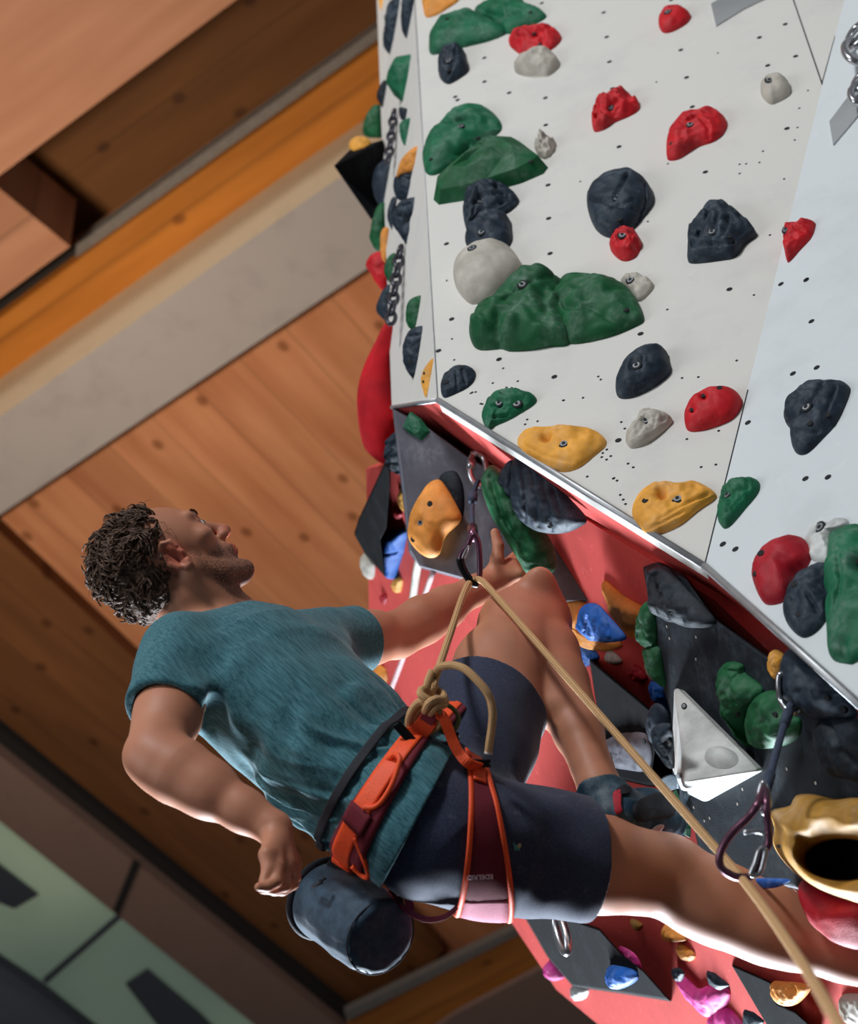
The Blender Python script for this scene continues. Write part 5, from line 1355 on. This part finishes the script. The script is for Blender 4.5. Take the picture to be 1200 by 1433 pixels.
# gear loops
def gloop(pts, r, lift): 
    q = [surf(x, y, lift) for x, y in pts]; q = [a for a in q if a is not None]
    return q
T2 = unit(RX)
gl = [P(x, y, l) for (x, y), l in zip(((540, 1065), (552, 1056), (559, 1061), (556, 1076), (547, 1100), (534, 1121), (522, 1130), (508, 1130)), np.linspace(proj(surf(540, 1065, .02))[2], proj(surf(508, 1130, .02))[2], 8)-np.array([0, .012, .02, .022, .024, .02, .012, 0]))]
o = tube('gear_loop', catmull(gl, 6), .0042, M['orange_web'], 10); hpart(o)
d2 = proj(surf(500, 1180, .02))[2]
o = tube('gear_loop', catmull([P(496, 1172, d2), P(503, 1189, d2), P(511, 1209, d2), P(515, 1222, d2+.01), P(513, 1228, d2+.02), P(505, 1224, d2+.03), P(492, 1212, d2+.03)], 6), .0042, M['orange_web'], 10); hpart(o)
# front straps, tie-in loops
fr = P(604, 1004, 2.985)
sA0 = surf(573, 1042, .014)
o = strap('front_webbing', [sA0, P(584, 1026, 2.99), fr+UX*.002], .030, .004, 'orange_web', unit(.72*RX-.69*UX)); hpart(o)
o = strap('front_webbing', [fr, P(612, 998, 2.98), P(622, 1008, 2.975), P(632, 1034, 2.975), P(641, 1052, 2.965), P(655, 1068, 2.955), surf(667, 1083, .012)], .0165, .004, 'orange_web', [unit(.8*RX-.5*UX), unit(.9*RX+.3*UX), unit(.9*RX+.4*UX), unit(.7*RX+.7*UX)]); hpart(o)
o = strap('tie_in_loop', [P(596, 1010, 2.985), P(602, 1000, 2.98), P(608, 999, 2.985), P(612, 1008, 3.0)], .022, .005, 'maroon', unit(RX*.6-UX*.7)); hpart(o)
o = strap('belay_loop', [P(600, 1006, 3.0), P(596, 1022, 3.01), P(606, 1040, 3.01), P(626, 1040, 3.0), P(634, 1024, 3.0), P(620, 1006, 3.0)], .014, .007, 'blackweb', unit(FX)); hpart(o)
def buckle(c, ax, ay, w, h, parent=None):
    az = unit(np.cross(ax, ay)); ay = np.cross(az, ax); L = [box_data(c, ax*w/2, ay*h*.42, az*.0022), box_data(c+ay*h*.4, ax*w*.56, ay*.0022, az*.0034), box_data(c-ay*h*.4, ax*w*.56, ay*.0022, az*.0034)]
    V, F = merge(L); b = mesh_obj('buckle', V, F, M['buckle']); bevel(b, .001, 2); hpart(b)
bd = unit(.66*RX-.75*UX)
buckle(surf(570, 1038, .024), unit(bd), unit(np.cross(bd, FX)), .036, .013)
buckle(surf(664, 1080, .016), RX, UX, .034, .010)
buckle(P(634, 1030, 2.985), RX, UX, .016, .010)
# green accessory cord ring
o = tube('cord_ring', catmull([P(617, 987, 3.0), P(630, 989, 3.0), P(640, 1001, 3.0), P(640, 1014, 3.0), P(630, 1026, 3.0), P(617, 1022, 3.01), P(611, 1005, 3.01)], 6, True), .0036, M['greencord'], 8, True); hpart(o)
# leg loop round the right thigh
lc = RH+(RK-RH)*.185 ; lu_ax = unit(UX+.04*RX); lf_ax = -unit(ray(660, 1165)); lf_ax = unit(lf_ax-lu_ax*(lf_ax @ lu_ax)+.10*RX); lnn = unit(np.cross(lu_ax, lf_ax)); lnn = lnn if lnn @ RX > 0 else -lnn; lc = P(660, 1168, 3.02)
# angle 0 = top of the picture, pi/2 = facing the camera, pi = below
def wl(t):
    u_ = .5-.5*math.cos(t); return (-.012-.010*u_, .018+.046*u_)
o = ribbon('leg_loop', lc, lu_ax, lf_ax, lnn, wl, .001, .007, 'maroon', rng=(-.02, .62), r0=.3, smooth=3); LL = o; hpart(o)
for s_ in (0, 1):
    def we(t, s_=s_):
        a, b = wl(t); return (a-.003, a+.0055) if s_ == 0 else (b-.0055, b+.003)
    o = ribbon('leg_loop_edge', lc, lu_ax, lf_ax, lnn, we, .005, .0045, 'orange_web', rng=(-.02, .62), r0=.3, smooth=3, cross=3); hpart(o)
def wt(t): return (-.008, .013)
o = ribbon('leg_loop_tab', lc, lu_ax, lf_ax, lnn, wt, .009, .004, 'orange_web', rng=(.0, .10), r0=.3, smooth=3); hpart(o)
M['pinkpad'] = plain('pale_pink_padding', sr(190, 110, 130), .85, 0, .15, 400, .4)
o = ribbon('leg_loop_panel', lc, lu_ax, lf_ax, lnn, lambda t: (wl(t)[0]+.006, wl(t)[1]-.006), .0065, .002, 'pinkpad', rng=(.385, .50), r0=.3, smooth=3); hpart(o)
dg = bpy.context.evaluated_depsgraph_get(); dg.update()
def bvh_world(o):
    mw = o.matrix_world; me_ = o.data
    return BVHTree.FromPolygons([mw @ v.co for v in me_.vertices], [tuple(p.vertices) for p in me_.polygons])
bpy.context.view_layer.update()
BL = [bvh_world(x) for x in bpy.data.objects if x.name.startswith('leg_loop')]
# brand word on the leg loop, upside down as in the photo
def word(txt, cx, cy, wpx, hpx, ang, mat, bvs, parent_fn):
    cu = bpy.data.curves.new('t', 'FONT'); cu.body = txt; cu.offset = .018; cu.align_x = 'CENTER'; cu.align_y = 'CENTER'
    to = bpy.data.objects.new('t', cu); C.objects.link(to); bpy.context.view_layer.update()
    me_ = bpy.data.meshes.new_from_object(to.evaluated_get(bpy.context.evaluated_depsgraph_get()))
    xy = np.array([v.co[:2] for v in me_.vertices]); fc = [tuple(p.vertices) for p in me_.polygons]
    mn, mx = xy.min(0), xy.max(0); xy = (xy-(mn+mx)/2)/(mx-mn)*np.array([wpx, hpx])
    ca, sa = math.cos(ang), math.sin(ang); V = []
    for x, y in xy:
        X, Y = x*ca-(-y)*sa, x*sa+(-y)*ca
        p = surf(cx+X, cy+Y, .0012, bvs); V.append(p if p is not None else P(cx+X, cy+Y, 2.9))
    bpy.data.objects.remove(to); o = mesh_obj('brand_word', V, fc, M[mat]); return parent_fn(o)
word('EDELRID', 671, 1227, 36, 6.4, math.pi-.04, 'print', BL, hpart)
# elastic straps under the seat
def ptube(pts, r, mat, name): return hpart(tube(name, catmull(pts, 6), r, M[mat], 8))
o = strap('elastic_strap', [P(545, 1246, 3.0), P(565, 1270, 2.99), P(592, 1286, 2.98), P(620, 1284, 2.97), P(640, 1268, 2.96), P(645, 1256, 2.95)], .012, .003, 'maroon', unit(UX*.5+FX)); hpart(o)
o = strap('elastic_strap', [P(548, 1247, 3.02), P(560, 1270, 3.03), P(566, 1296, 3.03)], .014, .003, 'maroon', unit(RX+FX*.4)); hpart(o)
o = strap('elastic_strap', [P(570, 1255, 3.03), P(574, 1275, 3.03), P(564, 1298, 3.03)], .012, .003, 'maroon', unit(RX+FX*.4)); hpart(o)
buckle(P(556, 1258, 3.0), RX, UX, .016, .008)
# small emblem on the shorts
M['emblem'] = plain('teal_emblem', sr(60, 140, 130), .6, 0, .5, 900)
M['emblem2'] = plain('sand_emblem', sr(170, 160, 120), .6)
for i, (poly, mt) in enumerate(((((717, 1178), (722, 1183), (727, 1179), (727, 1190), (719, 1190)), 'emblem'), (((722, 1183), (727, 1179), (729, 1184), (725, 1187)), 'emblem2'))):
    q = mesh_obj('emblem', [surf(x, y, .0012+.0006*i) for x, y in poly], [tuple(range(len(poly)))], M[mt]); part(q, shrt) if False else part(q, person)

# ---- chalk bag (hangs from its belt)
c0, c1 = P(455, 1258, 3.12), P(527, 1308, 2.99)
ax = unit(c1-c0); L0 = np.linalg.norm(c1-c0); ea = unit(np.cross(ax, FX)); eb_ = np.cross(ax, ea)
def bag_shell():
    prof = [(.0, .058), (.004, .062), (.02, .0625), (.25, .0635), (.5, .0635), (.8, .062), (.93, .060), (.985, .054), (1.0, .048), (1.005, .02), (1.008, .0005)]
    ts = np.linspace(0, 1, 40); pp = []
    a = np.array(prof); d = np.r_[0, np.cumsum(np.hypot(np.diff(a[:, 0])*L0*1.0, np.diff(a[:, 1])))]
    s_ = np.linspace(0, d[-1], 54); pr = np.c_[np.interp(s_, d, a[:, 0]), np.interp(s_, d, a[:, 1])]
    N = 72; V = []; F = []
    for (t, r) in pr:
        for j in range(N):
            an = 2*math.pi*j/N; q = c0+ax*L0*1.12*t+(ea*math.cos(an)+eb_*math.sin(an))*r
            v = Vector(q*11); dd = .006*noise.noise(v)+.003*noise.noise(v*2.4)
            dd += .003*(1-abs(noise.noise(Vector((math.cos(an)*3, math.sin(an)*3, t*.7)))*2))*min(1, t*3)*(t < .98)
            V.append(q+unit(ea*math.cos(an)+eb_*math.sin(an))*dd*min(1, r/.05)*min(1, t*8+.2) + ax*dd*(t > .97)*1.5)
    n = len(pr)
    for i in range(n-1):
        for j in range(N): F.append((i*N+j, i*N+(j+1) % N, (i+1)*N+(j+1) % N, (i+1)*N+j))
    return V, F, N
bagt = thing('chalk_bag', c0, 'blue grey chalk bag with black rim hanging at the back of the harness', 'chalk bag')
M['bag'] = cloth_mat('blue_grey_ripstop', sr(40, 58, 74), sr(54, 76, 94), (tu, tr, tf), (60, 60, 60), .6, .4)
V, F, N = bag_shell()
o = mesh_obj('bag_body', V, F, M['bag'], None, True); fixn(o); part(o, bagt)
ringp = [c0+(ea*math.cos(a)+eb_*math.sin(a))*.0645-ax*.001 for a in np.linspace(0, 2*math.pi, 60, False)]
o = tube('rim', ringp, .0065, M['blackweb'], 10, True, 1.0); part(o, bagt)
seamp = [c0+ax*L0*1.12*.955+(ea*math.cos(a)+eb_*math.sin(a))*.0605 for a in np.linspace(0, 2*math.pi, 80, False)]
o = tube('bottom_seam', seamp, .0013, M['blackweb'], 6, True); part(o, bagt)
o = strap('hanger_strap', [P(474, 1206, 3.07), P(470, 1214, 3.07), c0+unit(P(468, 1216, 3.10)-c0)*.06], .03, .005, 'blackweb', unit(RX*.8-UX*.5)); part(o, bagt)
o = strap('side_tape', [c0+(P(437, 1240, 3.02)-c0), P(446, 1236, 3.00), P(455, 1228, 3.0)], .010, .003, 'blackweb', unit(RX+UX)); part(o, bagt)

# ---- climbing shoe on the left foot
sho = SDF(.0026)
fd = unit(LTOE-LHEEL); fup = unit(UX*.75+RX*.25); fup = unit(fup-fd*(fup @ fd))
sho.cone(LA+(LK-LA)*.0-RX*.004, LHEEL+fd*.02, .043, .043, .02)
sho.cone(LHEEL+fup*.002, P(915, 1138, 3.26), .040, .040, .02)
sho.cone(P(905, 1140, 3.22), P(936, 1146, 3.30), .042, .032, .02)
sho.cone(P(895, 1125, 3.24), P(940, 1108, 3.34), .034, .030, .02)
sho.cone(P(915, 1150, 3.20), P(942, 1156, 3.27), .026, .018, .015)
sho.cut(lambda p: -.010-((p-LA) @ unit(LK-LA)), LA-.1, LA+.1, .003)
sho.warp(lambda p: .0015*vnoise(p, 60, 2))
M['shoe'] = hold_mat('dark_teal_rubber', sr(28, 58, 76), .5, (.4, .5, .55, 1), .5)
M['redtab'] = plain('red_textile', sr(176, 26, 46), .7, 0, .25, 300)
shoe = sho.mesh('climbing_shoe', M['shoe']); part(shoe, person)
bsh = [bvh_world(shoe)] if False else None
bpy.context.view_layer.update(); bsh = [bvh_world(shoe)]
def spatch(name, poly, mat, lift, bvs, sub=4):
    cx, cy = np.mean(poly, 0); ring = catmull([np.array(p, float) for p in poly], 3, True); V = []; n = len(ring)
    for k in range(sub):
        for p in ring:
            x = cx+(p[0]-cx)*(1-k/sub); y = cy+(p[1]-cy)*(1-k/sub); q = surf(x, y, lift, bvs)
            V.append(q if q is not None else (V[-1] if V else P(x, y, 3.2)))
    q = surf(cx, cy, lift, bvs); V.append(q if q is not None else V[-1])
    F = [(k*n+i, k*n+(i+1) % n, (k+1)*n+(i+1) % n, (k+1)*n+i) for k in range(sub-1) for i in range(n)]+[((sub-1)*n+i, (sub-1)*n+(i+1) % n, sub*n) for i in range(n)]
    o = mesh_obj(name, V, F, M[mat], None, True); m_ = o.modifiers.new('s', 'SOLIDIFY'); m_.thickness = .003; return o
M['tapeP'] = plain('pink_grey_strap', sr(190, 160, 160), .7)
for nm, poly, mt in (('strap', [(899, 1168), (916, 1155), (926, 1153), (925, 1158), (908, 1173)], 'tapeP'),
                     ('pull_tab', [(858, 1112), (868, 1108), (868, 1128), (870, 1136), (862, 1140), (859, 1128)], 'redtab'),
                     ('collar', [(862, 1107), (872, 1101), (882, 1106), (880, 1112), (868, 1114)], 'blackweb'),
                     ('side_panel', [(884, 1128), (915, 1112), (938, 1118), (940, 1142), (912, 1146), (892, 1150)], 'blackweb')):
    o = spatch(nm, poly, mt, .002, bsh); 
    recenter(o); o.parent = shoe; o.location = Vector(o.location)-Vector(HIPC)-shoe.location

# ---- rope
def cp(s, D):   # crop of the knot close-up
    return [P(560+float(a.split(',')[0])*.13333, 900+float(a.split(',')[1])*.13333, D if not hasattr(D, '__len__') else D[i]) for i, a in enumerate(s.split())]
RR = .0063
BOT = P(661, 813, 3.55)
parts_ = []
main = [P(1190, 1462, 1.55), P(1120, 1345, 2.10), P(1046, 1240, 2.62), P(960, 1140, 2.81), P(860, 1025, 3.01), P(760, 910, 3.26), P(685, 824, 3.48), P(672, 812, 3.54), P(663, 811, 3.55), P(655, 818, 3.54), P(646, 838, 3.45), P(632, 880, 3.28), P(622, 910, 3.17), P(612, 940, 3.04)]
main += cp('350,440 325,540 330,640 400,720', [2.985, 2.985, 3.0, 3.01])
for pts, r in ((catmull(main, 5), RR),
               (catmull(cp('330,300 295,380 280,450 300,530 330,600', [2.995, 2.985, 2.98, 2.985, 3.0]), 6), RR),
               (catmull(cp('370,480 300,470 225,490 215,540 280,590 340,630 380,690', [3.0, 2.985, 2.975, 2.965, 2.962, 2.97, 2.99]), 6), RR),
               (catmull(cp('330,480 400,500 450,550 440,590 370,590 300,630 270,690 260,720', [3.01, 3.0, 2.985, 2.968, 2.958, 2.955, 2.965, 2.99]), 6), RR),
               (catmull(cp('440,560 470,610 450,650 390,660 340,700 320,745', [3.0, 2.985, 2.97, 2.96, 2.965, 2.985]), 6), RR),
               (catmull(cp('290,620 200,620 140,680 100,760 90,850 130,930 230,960 330,920 400,860 420,780 390,700', [2.975, 2.98, 2.985, 2.99, 3.0, 3.01, 3.01, 3.0, 2.99, 2.985, 2.98]), 6), RR),
               (catmull(cp('280,660 200,690 155,760 150,830 200,890 290,890 360,840 390,780', [2.985, 2.99, 2.995, 3.0, 3.01, 3.01, 3.0, 2.99]), 6), RR),
               (catmull(cp('370,330 400,260 460,240 560,232 680,275 790,375 890,490 945,600 968,740 960,880 935,1050 925,1140', [3.0, 2.985, 2.975, 2.965, 2.95, 2.94, 2.935, 2.935, 2.935, 2.94, 2.945, 2.95]), 6), RR)):
    v_, f_, u_ = tube_data(pts, r, 12); parts_.append((v_, f_, u_))
V = []; F = []; UV = []
for v_, f_, u_ in parts_:
    k0 = len(V); V += v_; UV += u_; F += [tuple(i+k0 for i in q) for q in f_]
rope = mesh_obj('climbing_rope', V, F, M['rope'], None, True, UV); fixn(rope)
tag(rope, 'tan climbing rope tied to the harness and running through two quickdraws', 'rope'); recenter(rope)
e0 = cp('925,1140 920,1165', 2.95); o = tube('rope_end', e0, RR*1.05, M['beige'], 10); part(o, rope)
# slack pale rope behind the climber
wr = tube('hanging_rope', catmull([B_.hit(x, y, .10) for x, y in ((606, 800), (588, 850), (566, 915), (540, 985), (520, 1050))], 5), .007, M['tapeP'], 8)
tag(wr, 'pale slack rope strand hanging in front of the red wall behind the arm', 'rope')
wr = tube('hanging_rope', catmull([B_.hit(x, y, .10) for x, y in ((588, 775), (583, 800), (577, 845))], 5), .010, M['beige'], 8)
tag(wr, 'short thick pale rope strand below the orange diamond hold', 'rope')

# ---- quickdraws
def d_ring(pts, r, mat, name, root, seg=8):
    o = tube(name, catmull(pts, 6, True), r, M[mat], seg, True); return part(o, root)
def zat(px, D): return [P(x, y, d) for (x, y), d in zip(px, D if hasattr(D, '__len__') else [D]*len(px))]
q1 = thing('quickdraw', PR.hit(666, 634), 'quickdraw carrying the rope, hanging in front of the grey volume', 'quickdraw')
hang = PR.hit(666, 634); dh = proj(hang)[2]-.08
V1, F1 = box_data(hang-PR.n*-.002, unit(RX+UX*-.2)*.012, unit(np.cross(PR.n, RX))*.02, PR.n*.0015); V2, F2 = cyl_data(hang, PR.n, .008, .008, 6)
o = mesh_obj('hanger_plate', *merge([(V1, F1), (V2, F2)]), M['steel']); fixn(o); part(o, q1)
o = d_ring(zat([(667, 634), (676, 640), (680, 654), (680, 670), (673, 679), (664, 676), (658, 664), (658, 648), (661, 638)], [dh-.03, dh-.03, dh-.04, dh-.05, dh-.055, dh-.055, dh-.05, dh-.04, dh-.03]), .0068, 'steel', 'quick_link', q1)
o = tube('link_sleeve', [P(659, 643, dh-.04), P(658.5, 657, dh-.045)], .0095, M['steel'], 6); part(o, q1)
dq = dh-.06
o = tube('sling', catmull([P(669, 671, dq), P(663, 688, dq), P(661, 702, dq), P(660, 720, dq-.14), P(661, 738, dq-.24), P(663, 752, dq-.30)], 5), [.0045]*6+[.006]*5+[.007]*12+[.006]*2+[.005]*1 if False else .0072, M['sling'], 10, flat=.7); part(o, q1)
for (a, b) in (((661.5, 692), (661, 700)), ((661, 738), (662, 752))):
    o = tube('rubber_keeper', [P(a[0], a[1], dq-.02 if a[1] < 720 else dq-.24), P(b[0], b[1], dq-.05 if a[1] < 720 else dq-.30)], .0098, M['psteel'] if a[1] > 700 else M['sling'], 12); part(o, q1)
dc = 3.55
o = d_ring(zat([(663, 748), (668, 756), (670, 768), (671, 785), (671, 802), (668, 815), (660, 817), (652, 806), (645, 794), (643, 783), (647, 772), (654, 764), (658, 754)], dc), .0052, 'psteel', 'carabiner', q1)
o = tube('wire_gate', catmull(zat([(646, 782), (651, 770), (656, 764), (655, 772), (650, 782)], dc-.006), 5), .0018, M['steel'], 6); part(o, q1)
o = tube('rubber_basket', catmull(zat([(643, 781), (646, 793), (653, 806), (662, 816), (669, 817)], dc), 6), .0076, M['buckle'], 10); part(o, q1)
# second quickdraw, nearer
q2 = thing('quickdraw', V2_.hit(1098, 955), 'quickdraw at the right, in front of the black volume, with a large wire carabiner', 'quickdraw')
da = proj(V2_.hit(1098, 955))[2]-.06
o = d_ring(zat([(1090, 945), (1089, 962), (1092, 980), (1102, 994), (1116, 996), (1122, 985), (1112, 975), (1103, 960), (1097, 946)], [da, da, da, da-.02, da-.02, da-.02, da-.01, da, da]), .0048, 'steel', 'carabiner', q2)
o = tube('sling', catmull([P(1106, 985, da-.02), P(1098, 1010, da-.06), P(1088, 1045, da-.13), P(1079, 1078, da-.18), P(1072, 1100, da-.22)], 5), .0058, M['sling'], 10, flat=.7); part(o, q2)
for a, b in (((1103, 996), (1097, 1014)), ((1077, 1084), (1071, 1106))):
    o = tube('rubber_keeper', [P(a[0], a[1], da-.04 if a[1] < 1050 else da-.19), P(b[0], b[1], da-.07 if a[1] < 1050 else da-.225)], .0082, M['sling'], 12); part(o, q2)
db = 2.63
o = d_ring(zat([(1069, 1105), (1060, 1125), (1048, 1142), (1022, 1168), (1008, 1192), (1008, 1212), (1024, 1225), (1042, 1228)], [db+.05]+[db+.02]*7) + zat([(1054, 1222), (1064, 1196), (1075, 1180), (1074, 1150), (1072, 1125)], [db+.02]*5), .0056, 'psteel', 'carabiner', q2, 10)
o = tube('wire_gate', catmull(zat([(1040, 1165), (1056, 1163), (1070, 1166)], db+.01), 4), .0032, M['steel'], 8); part(o, q2)
o = tube('steel_link', catmull(zat([(1066, 1096), (1062, 1112), (1064, 1128), (1070, 1138), (1075, 1126), (1074, 1110), (1070, 1098)], db+.06), 5, True), .0042, M['steel'], 8, True); part(o, q2)
o = tube('rubber_basket', catmull(zat([(1062, 1190), (1056, 1208), (1050, 1224), (1062, 1222), (1068, 1204), (1070, 1188)], db+.015), 6, True), .0036, M['steel'], 8, True); part(o, q2)
# small ones
def mini(px, D, label, sc_=1.0, n=4, mat='dsteel'):
    t = thing('hanging_chain' if n > 1 else 'carabiner', P(px[0][0], px[0][1], D[0]), label, 'chain' if n > 1 else 'carabiner')
    a, b = P(px[0][0], px[0][1], D[0]), P(px[1][0], px[1][1], D[1]); ax_ = unit(b-a); L = np.linalg.norm(b-a)/n
    s1 = unit(np.cross(ax_, FX)); s2 = np.cross(ax_, s1)
    for i in range(n):
        c_ = a+ax_*L*(i+.5); s_ = s1 if i % 2 else unit(s2+.5*s1)
        pts = [c_+ax_*L*.62*math.cos(q)+s_*L*.26*math.sin(q) for q in np.linspace(0, 2*math.pi, 20, False)]
        o = tube('chain_link', pts, .0055*sc_, M[mat], 8, True); part(o, t)
    return t
dl1, dl2 = proj(PL.hit(560, 350))[2], proj(PL.hit(551, 447))[2]
mini([(560, 346), (546, 452)], [dl1-.09, dl2-.22], 'dark steel chain hanging low on the narrow left face', .95, 8)
mini([(551, 155), (543, 228)], [proj(PL.hit(548, 180))[2]-.10, proj(PL.hit(545, 220))[2]-.2], 'blurred chain high on the narrow left face', .9, 7)
mini([(1199, 40), (1196, 84)], [proj(PWR.hit(1199, 40))[2]-.05, proj(PWR.hit(1196, 84))[2]-.10], 'shiny chain links at the right edge near the top', 1.6, 2, 'steel')
mini([(1203, 108), (1199, 142)], [proj(PWR.hit(1203, 108))[2]-.05, proj(PWR.hit(1199, 142))[2]-.07], 'steel link right beside the plate on the right panel', 1.5, 2, 'steel')
mini([(778, 1285), (792, 1326)], [proj(B_.hit(778, 1285, .35))[2], proj(B_.hit(792, 1326, .37))[2]], 'carabiner link on the black kite shaped volume', 1.5, 1, 'steel')
